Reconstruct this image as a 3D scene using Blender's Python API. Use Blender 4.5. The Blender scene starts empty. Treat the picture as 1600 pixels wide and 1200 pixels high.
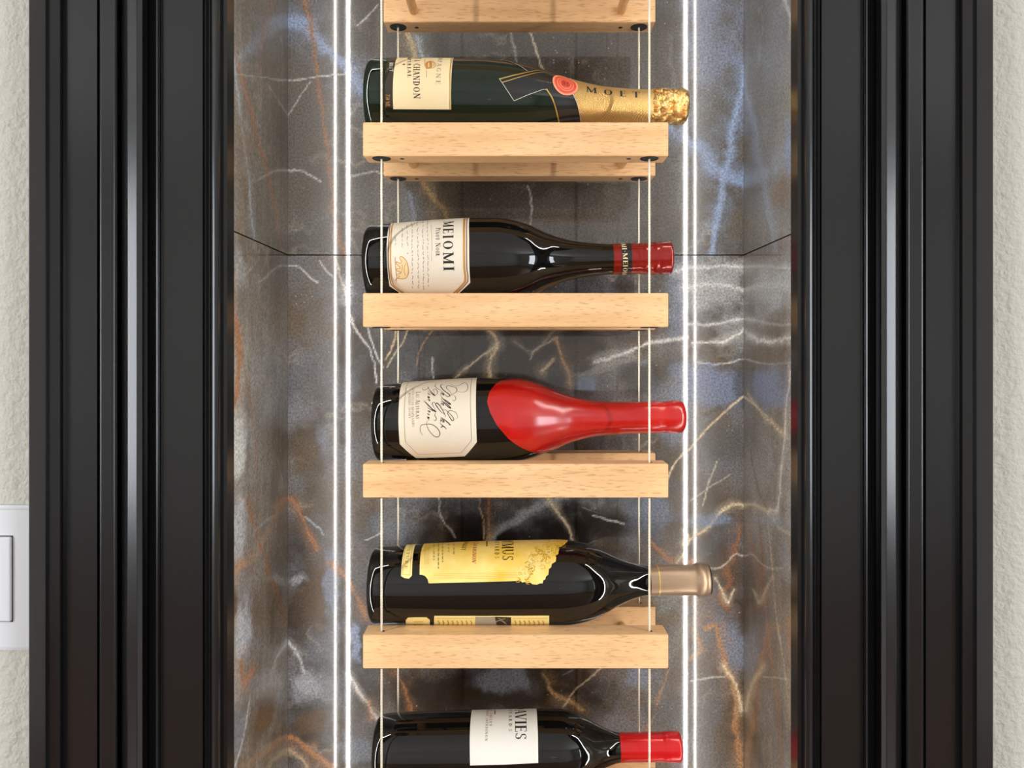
import bpy, bmesh, math, random
import numpy as np
from mathutils import Vector, Matrix

scene = bpy.context.scene
col = scene.collection
random.seed(4)

# ------------------------------------------------------------------ camera, world, light
U, V, F = 807.0, 555.0, 1200.0          # principal point / focal length in pixels of the 1600x1200 frame
EYE = 1.45
cam_d = bpy.data.cameras.new('camera')
cam = bpy.data.objects.new('camera', cam_d)
col.objects.link(cam)
cam.location = (0, 0, EYE)
cam.rotation_euler = (math.radians(90), 0, 0)
cam_d.sensor_width = 36
cam_d.lens = 36 * F / 1600
cam_d.shift_x = -(U - 800) / 1600
cam_d.shift_y = -(600 - V) / 1600
cam_d.clip_start = 0.01
scene.camera = cam

scene.view_settings.view_transform = 'Standard'
scene.view_settings.look = 'None'
scene.view_settings.gamma = 1
scene.view_settings.use_curve_mapping = False
scene.view_settings.exposure = 0.0

world = bpy.data.worlds.new('world'); scene.world = world
world.use_nodes = True
wb = world.node_tree.nodes['Background']
wb.inputs[0].default_value = (0.62, 0.78, 1.0, 1); wb.inputs[1].default_value = 3.0

def area_light(name, loc, rot, sx, sy, power, color, shape='RECTANGLE'):
    d = bpy.data.lights.new(name, 'AREA'); d.shape = shape
    d.size = sx; d.size_y = sy; d.energy = power; d.color = color
    o = bpy.data.objects.new(name, d); col.objects.link(o)
    o.location = loc; o.rotation_euler = rot
    return o
R90 = math.radians(90)
# daylight entering by the two big windows in the side walls of the room
area_light('daylight_left_window', (-3.16, -1.9, 1.5), (R90, 0, -R90), 1.35, 1.7, 82, (0.95, 0.98, 1.0))
area_light('daylight_right_window', (3.16, -1.9, 1.5), (R90, 0, R90), 1.35, 1.7, 82, (0.93, 0.97, 1.0))
LED_STRENGTH = 6
LED_POWER = 2.3

# ------------------------------------------------------------------ helpers
def srgb(r, g, b):
    f = lambda c: (c / 255 / 12.92) if c / 255 <= 0.04045 else ((c / 255 + 0.055) / 1.055) ** 2.4
    return (f(r), f(g), f(b))

def nodes_of(m):
    return m.node_tree.nodes, m.node_tree.links

def mat(name, rgb, rough=0.5, metal=0.0, spec=0.5, coat=0.0, coat_rough=0.03, linear=False):
    m = bpy.data.materials.new(name); m.use_nodes = True
    b = m.node_tree.nodes['Principled BSDF']
    c = rgb if linear else srgb(*rgb)
    b.inputs['Base Color'].default_value = (*c, 1)
    b.inputs['Roughness'].default_value = rough
    b.inputs['Metallic'].default_value = metal
    b.inputs['Specular IOR Level'].default_value = spec
    b.inputs['Coat Weight'].default_value = coat
    b.inputs['Coat Roughness'].default_value = coat_rough
    return m

def bsdf(m): return m.node_tree.nodes['Principled BSDF']

def add_noise(m, scale=(1, 1, 1), nscale=50, detail=4, c1=None, c2=None, lo=0.35, hi=0.65, bump=0.0, dist=0.001, coord='Object'):
    n, l = nodes_of(m)
    tc = n.new('ShaderNodeTexCoord'); mp = n.new('ShaderNodeMapping'); mp.inputs['Scale'].default_value = scale
    nz = n.new('ShaderNodeTexNoise'); nz.inputs['Scale'].default_value = nscale; nz.inputs['Detail'].default_value = detail
    l.new(tc.outputs[coord], mp.inputs[0]); l.new(mp.outputs[0], nz.inputs['Vector'])
    if c1 is not None:
        cr = n.new('ShaderNodeValToRGB')
        cr.color_ramp.elements[0].position = lo; cr.color_ramp.elements[1].position = hi
        cr.color_ramp.elements[0].color = (*srgb(*c1), 1); cr.color_ramp.elements[1].color = (*srgb(*c2), 1)
        l.new(nz.outputs['Fac'], cr.inputs[0]); l.new(cr.outputs[0], bsdf(m).inputs['Base Color'])
    if bump:
        bp = n.new('ShaderNodeBump'); bp.inputs['Strength'].default_value = bump; bp.inputs['Distance'].default_value = dist
        l.new(nz.outputs['Fac'], bp.inputs['Height']); l.new(bp.outputs[0], bsdf(m).inputs['Normal'])
    return m

def mesh_obj(name, verts, faces, m=None, parent=None, smooth=False):
    me = bpy.data.meshes.new(name)
    me.from_pydata([tuple(v) for v in verts], [], faces)
    if m is not None: me.materials.append(m)
    if smooth:
        me.polygons.foreach_set('use_smooth', [True] * len(me.polygons))
    me.update()
    o = bpy.data.objects.new(name, me); col.objects.link(o)
    if parent is not None: o.parent = parent
    return o

def bm_obj(name, bm, m=None, parent=None, smooth=False):
    me = bpy.data.meshes.new(name); bm.to_mesh(me); bm.free()
    if m is not None: me.materials.append(m)
    if smooth: me.polygons.foreach_set('use_smooth', [True] * len(me.polygons))
    o = bpy.data.objects.new(name, me); col.objects.link(o)
    if parent is not None: o.parent = parent
    return o

def box_bm(bm, x0, x1, y0, y1, z0, z1):
    vs = [bm.verts.new(p) for p in ((x0,y0,z0),(x1,y0,z0),(x1,y1,z0),(x0,y1,z0),(x0,y0,z1),(x1,y0,z1),(x1,y1,z1),(x0,y1,z1))]
    for f in ((0,3,2,1),(4,5,6,7),(0,1,5,4),(1,2,6,5),(2,3,7,6),(3,0,4,7)):
        bm.faces.new([vs[i] for i in f])
    return vs

def box(name, x0, x1, y0, y1, z0, z1, m, parent=None, bevel=0.0, seg=2):
    bm = bmesh.new(); box_bm(bm, x0, x1, y0, y1, z0, z1)
    if bevel:
        bmesh.ops.bevel(bm, geom=bm.edges[:], offset=bevel, segments=seg, affect='EDGES', profile=0.5)
    return bm_obj(name, bm, m, parent)

def tag(o, label=None, cat=None, group=None, kind=None):
    if label: o['label'] = label
    if cat: o['category'] = cat
    if group: o['group'] = group
    if kind: o['kind'] = kind
    return o

def empty(name, loc):
    o = bpy.data.objects.new(name, None); col.objects.link(o); o.location = loc
    o.empty_display_size = 0.02
    return o

def PX(px, d): return (px - U) * d / F
def PZ(py, d): return EYE - (py - V) * d / F

# ------------------------------------------------------------------ materials
M = {}
M['wall'] = mat('wall_paint', (214, 211, 200), 0.75)
add_noise(M['wall'], nscale=190, detail=3, bump=0.5, dist=0.005)
M['room_wall'] = mat('room_paint', (205, 203, 197), 0.8)
M['ceiling'] = mat('ceiling_paint', (236, 236, 233), 0.85)
M['floor'] = mat('floor_wood', (120, 80, 50), 0.35)
add_noise(M['floor'], scale=(9, 1.2, 1), nscale=6, detail=6, c1=(92, 58, 34), c2=(146, 100, 64))
M['black'] = mat('black_satin_paint', (24, 24, 25), 0.21, spec=0.5)
add_noise(M['black'], scale=(1, 1, 0.06), nscale=900, detail=2, bump=0.05, dist=0.0004)
M['grout'] = mat('grout', (52, 48, 44), 0.8)
M['alu'] = mat('brushed_aluminium', (190, 190, 192), 0.3, 1.0)
M['plate'] = mat('white_plastic', (226, 227, 230), 0.35)
M['dark_slot'] = mat('dark_slot', (40, 40, 42), 0.6)
M['grommet'] = mat('black_rubber', (34, 36, 38), 0.4)
M['cable'] = mat('steel_cable', (236, 226, 206), 0.34, 0.55)
M['glass'] = mat('dark_bottle_glass', (0.0035, 0.0035, 0.003), 0.035, spec=0.6, linear=True)
M['green_glass'] = mat('green_bottle_glass', (0.003, 0.0105, 0.005), 0.035, spec=0.6, linear=True)
M['cream'] = mat('cream_label_paper', (228, 208, 164), 0.6)
M['ivory'] = mat('ivory_label_paper', (222, 213, 196), 0.6)
M['ivory2'] = mat('warm_ivory_label_paper', (221, 210, 190), 0.6)
M['white_paper'] = mat('white_label_paper', (226, 223, 214), 0.6)
M['yellow'] = mat('yellow_label_paper', (240, 206, 98), 0.5)
add_noise(M['yellow'], nscale=28, detail=3, c1=(236, 193, 72), c2=(247, 224, 142))
M['pale_yellow'] = mat('pale_yellow_paper', (244, 226, 150), 0.5)
M['ink'] = mat('black_ink', (24, 22, 20), 0.5)
M['grey_ink'] = mat('grey_ink', (104, 94, 80), 0.6)
M['pale_ink'] = mat('pale_grey_ink', (146, 136, 118), 0.6)
M['green_ink'] = mat('dark_green_ink', (42, 50, 26), 0.5)
M['red_ink'] = mat('red_ink', (158, 48, 34), 0.5)
M['maroon'] = mat('maroon_ink', (88, 40, 30), 0.5)
M['gold_ink'] = mat('gold_ink', (205, 150, 80), 0.4, 0.35)
M['olive'] = mat('olive_gold_ink', (196, 152, 30), 0.5)
M['gold'] = mat('gold_line', (226, 190, 110), 0.3, 0.8)
M['silver'] = mat('silver_line', (225, 220, 200), 0.3, 0.7)
M['sash'] = mat('black_sash', (26, 27, 27), 0.16, spec=0.7)
M['strip'] = mat('dark_printed_strip', (46, 38, 28), 0.3)
M['seal'] = mat('red_wax_seal', (222, 74, 44), 0.42)
M['seal_pale'] = mat('pale_seal_ring', (240, 150, 116), 0.45)
M['seal_dark'] = mat('dark_seal_print', (140, 26, 20), 0.45)
M['wax'] = mat('red_wax', (178, 12, 9), 0.24, spec=0.65, coat=0.35, coat_rough=0.12)
add_noise(M['wax'], nscale=30, detail=3, c1=(166, 10, 7), c2=(190, 18, 12))
M['red_foil'] = mat('dark_red_foil', (138, 20, 14), 0.2, 0.35, coat=0.6, coat_rough=0.06)
M['bright_red'] = mat('bright_red_foil', (196, 14, 20), 0.22, 0.25, coat=0.5, coat_rough=0.08)
M['taupe'] = mat('taupe_capsule', (158, 134, 110), 0.36, 0.55)
M['taupe_end'] = mat('capsule_end_black', (20, 18, 17), 0.3)
M['photo_grey'] = mat('grey_print', (168, 158, 140), 0.6)
M['photo_dark'] = mat('dark_print', (60, 46, 30), 0.6)

# gold foil: woven collar and crinkled cap
m = M['gold_collar'] = mat('woven_gold_foil', (226, 178, 96), 0.36, 0.7)
n, l = nodes_of(m)
tc = n.new('ShaderNodeTexCoord'); mp = n.new('ShaderNodeMapping'); mp.inputs['Rotation'].default_value = (0, math.radians(40), 0)
wv = n.new('ShaderNodeTexWave'); wv.inputs['Scale'].default_value = 260; wv.bands_direction = 'X'
cr = n.new('ShaderNodeValToRGB')
cr.color_ramp.elements[0].color = (*srgb(176, 122, 54), 1); cr.color_ramp.elements[1].color = (*srgb(250, 218, 146), 1)
bp = n.new('ShaderNodeBump'); bp.inputs['Strength'].default_value = 0.5; bp.inputs['Distance'].default_value = 0.0005
l.new(tc.outputs['Object'], mp.inputs[0]); l.new(mp.outputs[0], wv.inputs[0]); l.new(wv.outputs['Fac'], cr.inputs[0])
l.new(cr.outputs[0], bsdf(m).inputs['Base Color']); l.new(wv.outputs['Fac'], bp.inputs['Height']); l.new(bp.outputs[0], bsdf(m).inputs['Normal'])
M['gold_crown'] = mat('crinkled_gold_foil', (236, 190, 104), 0.24, 0.9)
add_noise(M['gold_crown'], nscale=150, detail=5, c1=(190, 130, 56), c2=(250, 220, 150), bump=1.0, dist=0.004)

# beech wood
def wood(name, c1, c2, fleck, rot=0.0):
    m = mat(name, c1, 0.42)
    n, l = nodes_of(m)
    tc = n.new('ShaderNodeTexCoord'); oi = n.new('ShaderNodeObjectInfo')
    add = n.new('ShaderNodeVectorMath'); add.operation = 'ADD'
    mul = n.new('ShaderNodeMath'); mul.operation = 'MULTIPLY'; mul.inputs[1].default_value = 7.0
    l.new(oi.outputs['Random'], mul.inputs[0]); l.new(tc.outputs['Object'], add.inputs[0]); l.new(mul.outputs[0], add.inputs[1])
    mp = n.new('ShaderNodeMapping'); mp.inputs['Scale'].default_value = (2.2, 26, 26); mp.inputs['Rotation'].default_value = (0, rot, 0)
    l.new(add.outputs[0], mp.inputs[0])
    nz = n.new('ShaderNodeTexNoise'); nz.inputs['Scale'].default_value = 3.0; nz.inputs['Detail'].default_value = 5
    l.new(mp.outputs[0], nz.inputs['Vector'])
    cr = n.new('ShaderNodeValToRGB'); cr.color_ramp.elements[0].position = .3; cr.color_ramp.elements[1].position = .7
    cr.color_ramp.elements[0].color = (*srgb(*c1), 1); cr.color_ramp.elements[1].color = (*srgb(*c2), 1)
    l.new(nz.outputs['Fac'], cr.inputs[0])
    mp2 = n.new('ShaderNodeMapping'); mp2.inputs['Scale'].default_value = (95, 700, 900); mp2.inputs['Rotation'].default_value = (0, rot, 0)
    l.new(add.outputs[0], mp2.inputs[0])
    n2 = n.new('ShaderNodeTexNoise'); n2.inputs['Scale'].default_value = 1.0; n2.inputs['Detail'].default_value = 1.5
    l.new(mp2.outputs[0], n2.inputs['Vector'])
    r2 = n.new('ShaderNodeValToRGB'); r2.color_ramp.elements[0].position = .56; r2.color_ramp.elements[1].position = .72
    r2.color_ramp.elements[0].color = (0, 0, 0, 1); r2.color_ramp.elements[1].color = (.75, .75, .75, 1)
    l.new(n2.outputs['Fac'], r2.inputs[0])
    mx = n.new('ShaderNodeMix'); mx.data_type = 'RGBA'
    l.new(r2.outputs[0], mx.inputs[0]); l.new(cr.outputs[0], mx.inputs[6]); mx.inputs[7].default_value = (*srgb(*fleck), 1)
    l.new(mx.outputs[2], bsdf(m).inputs['Base Color'])
    return m
M['beech'] = wood('beech_wood', (216, 170, 120), (234, 193, 145), (184, 136, 90), math.radians(7))
M['dowel'] = wood('beech_dowel', (214, 164, 106), (228, 182, 126), (184, 132, 78))

# LED emitter
m = M['led'] = bpy.data.materials.new('led_diffuser'); m.use_nodes = True
b = bsdf(m); b.inputs['Base Color'].default_value = (1, 1, 1, 1)
b.inputs['Emission Color'].default_value = (1.0, 0.955, 0.89, 1); b.inputs['Emission Strength'].default_value = LED_STRENGTH

# polished marble: colour from the slab's own 'veins' attribute plus procedural grain
m = M['marble'] = mat('polished_marble', (120, 110, 100), 0.32, spec=0.4, coat=1.0, coat_rough=0.045)
bsdf(m).inputs['Coat IOR'].default_value = 1.62
n, l = nodes_of(m)
at = n.new('ShaderNodeAttribute'); at.attribute_name = 'veins'
tc = n.new('ShaderNodeTexCoord')
nz = n.new('ShaderNodeTexNoise'); nz.inputs['Scale'].default_value = 420; nz.inputs['Detail'].default_value = 3
l.new(tc.outputs['Object'], nz.inputs['Vector'])
mr = n.new('ShaderNodeMapRange'); mr.inputs[1].default_value = .25; mr.inputs[2].default_value = .75
mr.inputs[3].default_value = .4; mr.inputs[4].default_value = 1.6
l.new(nz.outputs['Fac'], mr.inputs[0])
mm = n.new('ShaderNodeVectorMath'); mm.operation = 'SCALE'
l.new(at.outputs['Color'], mm.inputs[0]); l.new(mr.outputs[0], mm.inputs['Scale'])
vo = n.new('ShaderNodeTexVoronoi'); vo.inputs['Scale'].default_value = 120
l.new(tc.outputs['Object'], vo.inputs['Vector'])
rr = n.new('ShaderNodeValToRGB'); rr.color_ramp.elements[0].position = .05; rr.color_ramp.elements[1].position = .12
rr.color_ramp.elements[0].color = (.55, .55, .55, 1); rr.color_ramp.elements[1].color = (0, 0, 0, 1)
l.new(vo.outputs['Distance'], rr.inputs[0])
n3 = n.new('ShaderNodeTexNoise'); n3.inputs['Scale'].default_value = 18
l.new(tc.outputs['Object'], n3.inputs['Vector'])
r3 = n.new('ShaderNodeMapRange'); r3.inputs[1].default_value = .5; r3.inputs[2].default_value = .66
l.new(n3.outputs['Fac'], r3.inputs[0])
mu = n.new('ShaderNodeMath'); mu.operation = 'MULTIPLY'
l.new(rr.outputs[0], mu.inputs[0]); l.new(r3.outputs[0], mu.inputs[1])
mx = n.new('ShaderNodeMix'); mx.data_type = 'RGBA'
l.new(mu.outputs[0], mx.inputs[0]); l.new(mm.outputs[0], mx.inputs[6]); mx.inputs[7].default_value = (*srgb(222, 214, 200), 1)
l.new(mx.outputs[2], bsdf(m).inputs['Base Color'])

# ------------------------------------------------------------------ room shell behind and around the camera
WALL_Y = 0.6028
RX0, RX1, RY0, RZ1 = -3.2, 3.2, -4.0, 2.75
TOP, BOT = 2.40, 0.45                   # the niche
NX0, NX1, NY = -0.26775, 0.26625, 0.900
WALL_B = .655
tag(box('floor', RX0, RX1, RY0 - .1, WALL_Y, -0.05, 0, M['floor']), kind='structure')
tag(box('ceiling', RX0, RX1, RY0 - .1, WALL_Y, RZ1, RZ1 + .05, M['ceiling']), kind='structure')
def wall_with_holes(name, x0, x1, y0, y1, z0, z1, holes, m):
    xs = sorted({x0, x1, *[h[0] for h in holes], *[h[1] for h in holes]})
    zs = sorted({z0, z1, *[h[2] for h in holes], *[h[3] for h in holes]})
    bm = bmesh.new()
    for i in range(len(xs) - 1):
        for j in range(len(zs) - 1):
            cx, cz = (xs[i] + xs[i+1]) / 2, (zs[j] + zs[j+1]) / 2
            if any(h[0] < cx < h[1] and h[2] < cz < h[3] for h in holes): continue
            box_bm(bm, xs[i], xs[i+1], y0, y1, zs[j], zs[j+1])
    bmesh.ops.remove_doubles(bm, verts=bm.verts[:], dist=1e-5)
    return bm_obj(name, bm, m)

hole = (0.45, 0.61, 1.14, 1.30)
WH = (-2.6, -1.2, .6, 2.4)
tag(wall_with_holes('wall_rear', RX0, RX1, RY0 - .1, RY0, 0, RZ1, [hole], M['room_wall']), kind='structure')
for nm, xw in (('wall_left', RX0 - .05), ('wall_right', RX1 + .05)):
    o = wall_with_holes(nm, RY0 - .1, WALL_Y, -.05, .05, 0, RZ1, [WH], M['room_wall'])
    o.rotation_euler = (0, 0, R90); o.location = (xw, 0, 0); tag(o, kind='structure')
for i, (cx, cy, rz, (a, b_, c, d)) in enumerate(((.53, RY0 - .05, 0, hole), (RX0 - .05, -1.9, R90, WH), (RX1 + .05, -1.9, R90, WH))):
    w = empty('window_%d' % (i + 1), (cx, cy, c)); tag(w, kind='structure'); w.rotation_euler = (0, 0, rz)
    W_, H_ = (b_ - a), d - c
    t = .012 if i == 0 else .05
    def wpart(name, x0, x1, z0, z1): box(name, x0 - W_ / 2, x1 - W_ / 2, -.02, .02, z0, z1, M['ceiling'], w)
    wpart('frame', 0, W_, 0, t); wpart('frame', 0, W_, H_ - t, H_); wpart('frame', 0, t, 0, H_); wpart('frame', W_ - t, W_, 0, H_)
    for k in (1, 2):
        if i == 0: wpart('muntin', W_ * k / 3 - t / 3, W_ * k / 3 + t / 3, t, H_ - t)
        wpart('muntin', t, W_ - t, H_ * k / 3 - t / 3, H_ * k / 3 + t / 3)

tag(wall_with_holes('wall_front', RX0, RX1, WALL_Y, WALL_B, 0, RZ1, [(NX0 - .012, NX1 + .012, BOT, TOP)], M['wall']), kind='structure')

# ------------------------------------------------------------------ marble
def hash2(ix, iy, seed):
    h = (ix.astype(np.int64) * 374761393 + iy.astype(np.int64) * 668265263 + seed * 1442695041) & 0x7fffffff
    h = ((h ^ (h >> 13)) * 1274126177) & 0x7fffffff
    return ((h ^ (h >> 16)) & 0xffff) / 65535.0
def vnoise(x, y, seed=0):
    ix, iy = np.floor(x), np.floor(y); fx, fy = x - ix, y - iy
    fx = fx * fx * (3 - 2 * fx); fy = fy * fy * (3 - 2 * fy)
    a, b = hash2(ix, iy, seed), hash2(ix + 1, iy, seed); c, d = hash2(ix, iy + 1, seed), hash2(ix + 1, iy + 1, seed)
    return (a + (b - a) * fx) * (1 - fy) + (c + (d - c) * fx) * fy
def fbm(x, y, seed=0, oct=5):
    s = np.zeros_like(x); a = .5; t = 0
    for i in range(oct):
        s += a * vnoise(x * 2 ** i, y * 2 ** i, seed + i * 17); t += a; a *= .55
    return s / t
def catmull(pts, k=6):
    P = [np.array(p, float) for p in pts]
    if len(P) < 3: return [P[0] + (P[-1] - P[0]) * i / k for i in range(k + 1)]
    P = [2 * P[0] - P[1]] + P + [2 * P[-1] - P[-2]]
    out = []
    for i in range(1, len(P) - 2):
        for j in range(k):
            t = j / k
            out.append(.5 * ((2 * P[i]) + (-P[i-1] + P[i+1]) * t + (2*P[i-1] - 5*P[i] + 4*P[i+1] - P[i+2]) * t*t + (-P[i-1] + 3*P[i] - 3*P[i+1] + P[i+2]) * t**3))
    out.append(P[-2]); return out
def poly_dist(x, y, pts):
    d = np.full(x.shape, 1e9)
    q = catmull(pts, 4)
    for a, b in zip(q[:-1], q[1:]):
        ab = b - a; L2 = max(ab @ ab, 1e-9)
        t = np.clip(((x - a[0]) * ab[0] + (y - a[1]) * ab[1]) / L2, 0, 1)
        d = np.minimum(d, np.hypot(x - a[0] - t * ab[0], y - a[1] - t * ab[1]))
    return d
BLUE, WHITE, CREAM, RUST, ORANGE = (150, 165, 192), (205, 205, 204), (205, 190, 165), (150, 96, 52), (196, 134, 74)
DARK, BROWN, GREY = (58, 48, 38), (112, 92, 70), (128, 126, 122)

def marble_colour(x, y, feats, base, seed, contrast=1.0, streak=0.0):
    # x, y : back-wall pixel coordinates of each vertex
    wx = x + 26 * (fbm(x / 60, y / 60, seed + 3) - .5) + 9 * (fbm(x / 14, y / 14, seed + 5, 3) - .5)
    wy = y + 26 * (fbm(x / 60, y / 60, seed + 4) - .5) + 9 * (fbm(x / 14, y / 14, seed + 6, 3) - .5)
    wx = wx + 4 * (fbm(x / 5, y / 5, seed + 7, 2) - .5); wy = wy + 4 * (fbm(x / 5, y / 5, seed + 8, 2) - .5)
    f1 = np.clip((fbm(x / 150, y / 190, seed) - .5) * 2.6 * contrast + .5, 0, 1)[..., None]
    f2 = np.clip((fbm(wx / 45, wy / 60, seed + 9) - .5) * 2.4 * contrast + .5, 0, 1)[..., None]
    c0, c1, c2 = (np.array(srgb(*c)) for c in base)
    C = c0 * (1 - f1) + c1 * f1
    C = C * (1 - .55 * f2) + c2 * .55 * f2
    if streak:
        s = np.clip((fbm(x / 9, y / 160, seed + 21) - .48) * 5, 0, 1)[..., None] * streak
        C = C * (1 - s) + np.array(srgb(176, 164, 146)) * s
    # fine web of thin pale cracks
    rg = 1 - np.abs(fbm(wx / 75, wy / 75, seed + 31, 4) * 2 - 1) * 9
    msk = np.clip((fbm(x / 110, y / 110, seed + 37, 3) - .48) * 5, 0, 1)
    k = (np.clip(rg, 0, 1) ** 2 * msk * .38)[..., None]
    C = C * (1 - k) + np.array(srgb(196, 188, 176)) * k
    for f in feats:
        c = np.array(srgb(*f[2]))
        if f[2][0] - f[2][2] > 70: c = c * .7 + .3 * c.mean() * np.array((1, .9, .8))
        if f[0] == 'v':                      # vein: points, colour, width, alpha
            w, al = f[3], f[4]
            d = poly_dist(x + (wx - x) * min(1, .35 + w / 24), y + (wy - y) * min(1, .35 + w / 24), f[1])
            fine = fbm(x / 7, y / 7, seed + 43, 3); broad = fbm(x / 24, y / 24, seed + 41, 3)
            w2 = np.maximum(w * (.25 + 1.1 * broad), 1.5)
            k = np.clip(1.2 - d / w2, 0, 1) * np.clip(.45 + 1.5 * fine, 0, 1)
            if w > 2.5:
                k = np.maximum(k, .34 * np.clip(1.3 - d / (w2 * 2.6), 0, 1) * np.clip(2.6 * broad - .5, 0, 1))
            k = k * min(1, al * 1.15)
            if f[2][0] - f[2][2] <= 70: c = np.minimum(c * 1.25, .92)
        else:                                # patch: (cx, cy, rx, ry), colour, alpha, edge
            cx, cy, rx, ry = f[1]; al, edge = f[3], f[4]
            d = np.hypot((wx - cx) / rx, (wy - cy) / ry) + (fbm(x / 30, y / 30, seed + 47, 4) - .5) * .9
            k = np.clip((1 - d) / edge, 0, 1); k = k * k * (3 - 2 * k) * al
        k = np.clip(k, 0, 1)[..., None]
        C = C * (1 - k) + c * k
    return C

v = lambda pts, c, w, a=.8: ('v', pts, c, w, a)
p = lambda cx, cy, rx, ry, c, a=.7, e=.5: ('p', (cx, cy, rx, ry), c, a, e)
upper = [
    p(800, 200, 330, 260, (84, 78, 72), .5, .8), p(900, 340, 160, 60, (128, 124, 118), .5, .7), p(590, 340, 120, 60, (120, 118, 114), .4, .7),
    v([(440, 28), (480, 40), (512, 78), (545, 112), (568, 150)], (138, 152, 178), 15, .75),
    v([(472, -10), (487, 50), (495, 100), (503, 170), (513, 240), (520, 310), (530, 370), (536, 400)], (170, 112, 58), 3.4, .9),
    v([(446, 126), (480, 125), (515, 118), (545, 117)], WHITE, 1.6, .6), v([(446, 266), (475, 269), (500, 283)], WHITE, 2, .6),
    v([(550, 276), (575, 270), (605, 272)], WHITE, 1.6, .5), v([(560, 40), (590, 10)], WHITE, 1, .5), v([(446, 186), (470, 150), (486, 130)], WHITE, 1, .4),
    v([(636, 40), (646, 75), (656, 110)], (176, 156, 120), 8, .8), v([(655, 60), (662, 100)], (150, 160, 172), 7, .7),
    v([(660, 280), (688, 320), (700, 350)], (160, 134, 96), 8, .6), v([(640, 300), (650, 345)], (140, 150, 165), 8, .5),
    v([(800, 50), (806, 90), (812, 130)], (160, 160, 160), 2.4, .6), v([(826, 50), (838, 85), (848, 110)], (196, 186, 164), 2.4, .8),
    v([(824, 290), (830, 320), (826, 350)], WHITE, 1.8, .5),
    p(1105, 40, 62, 190, (150, 163, 190), .55, .9), p(1160, 40, 40, 260, (140, 152, 178), .4, .9), p(1110, 180, 40, 60, (120, 122, 122), .5, .8),
    v([(1166, 110), (1152, 180), (1138, 240), (1128, 290), (1118, 350), (1112, 400)], (150, 168, 198), 12, .7),
    v([(1050, 200), (1090, 228), (1122, 262), (1166, 292)], (146, 162, 192), 20, .7), p(1155, 280, 26, 24, (150, 168, 198), .6, .6),
    p(1158, 240, 12, 20, (112, 102, 90), .8, .5), p(1100, 300, 26, 34, (104, 98, 88), .6, .6), p(1150, 350, 22, 40, (112, 102, 88), .7, .6),
    v([(1045, 60), (1060, 200), (1064, 330)], (120, 118, 116), 8, .4),
]
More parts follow.
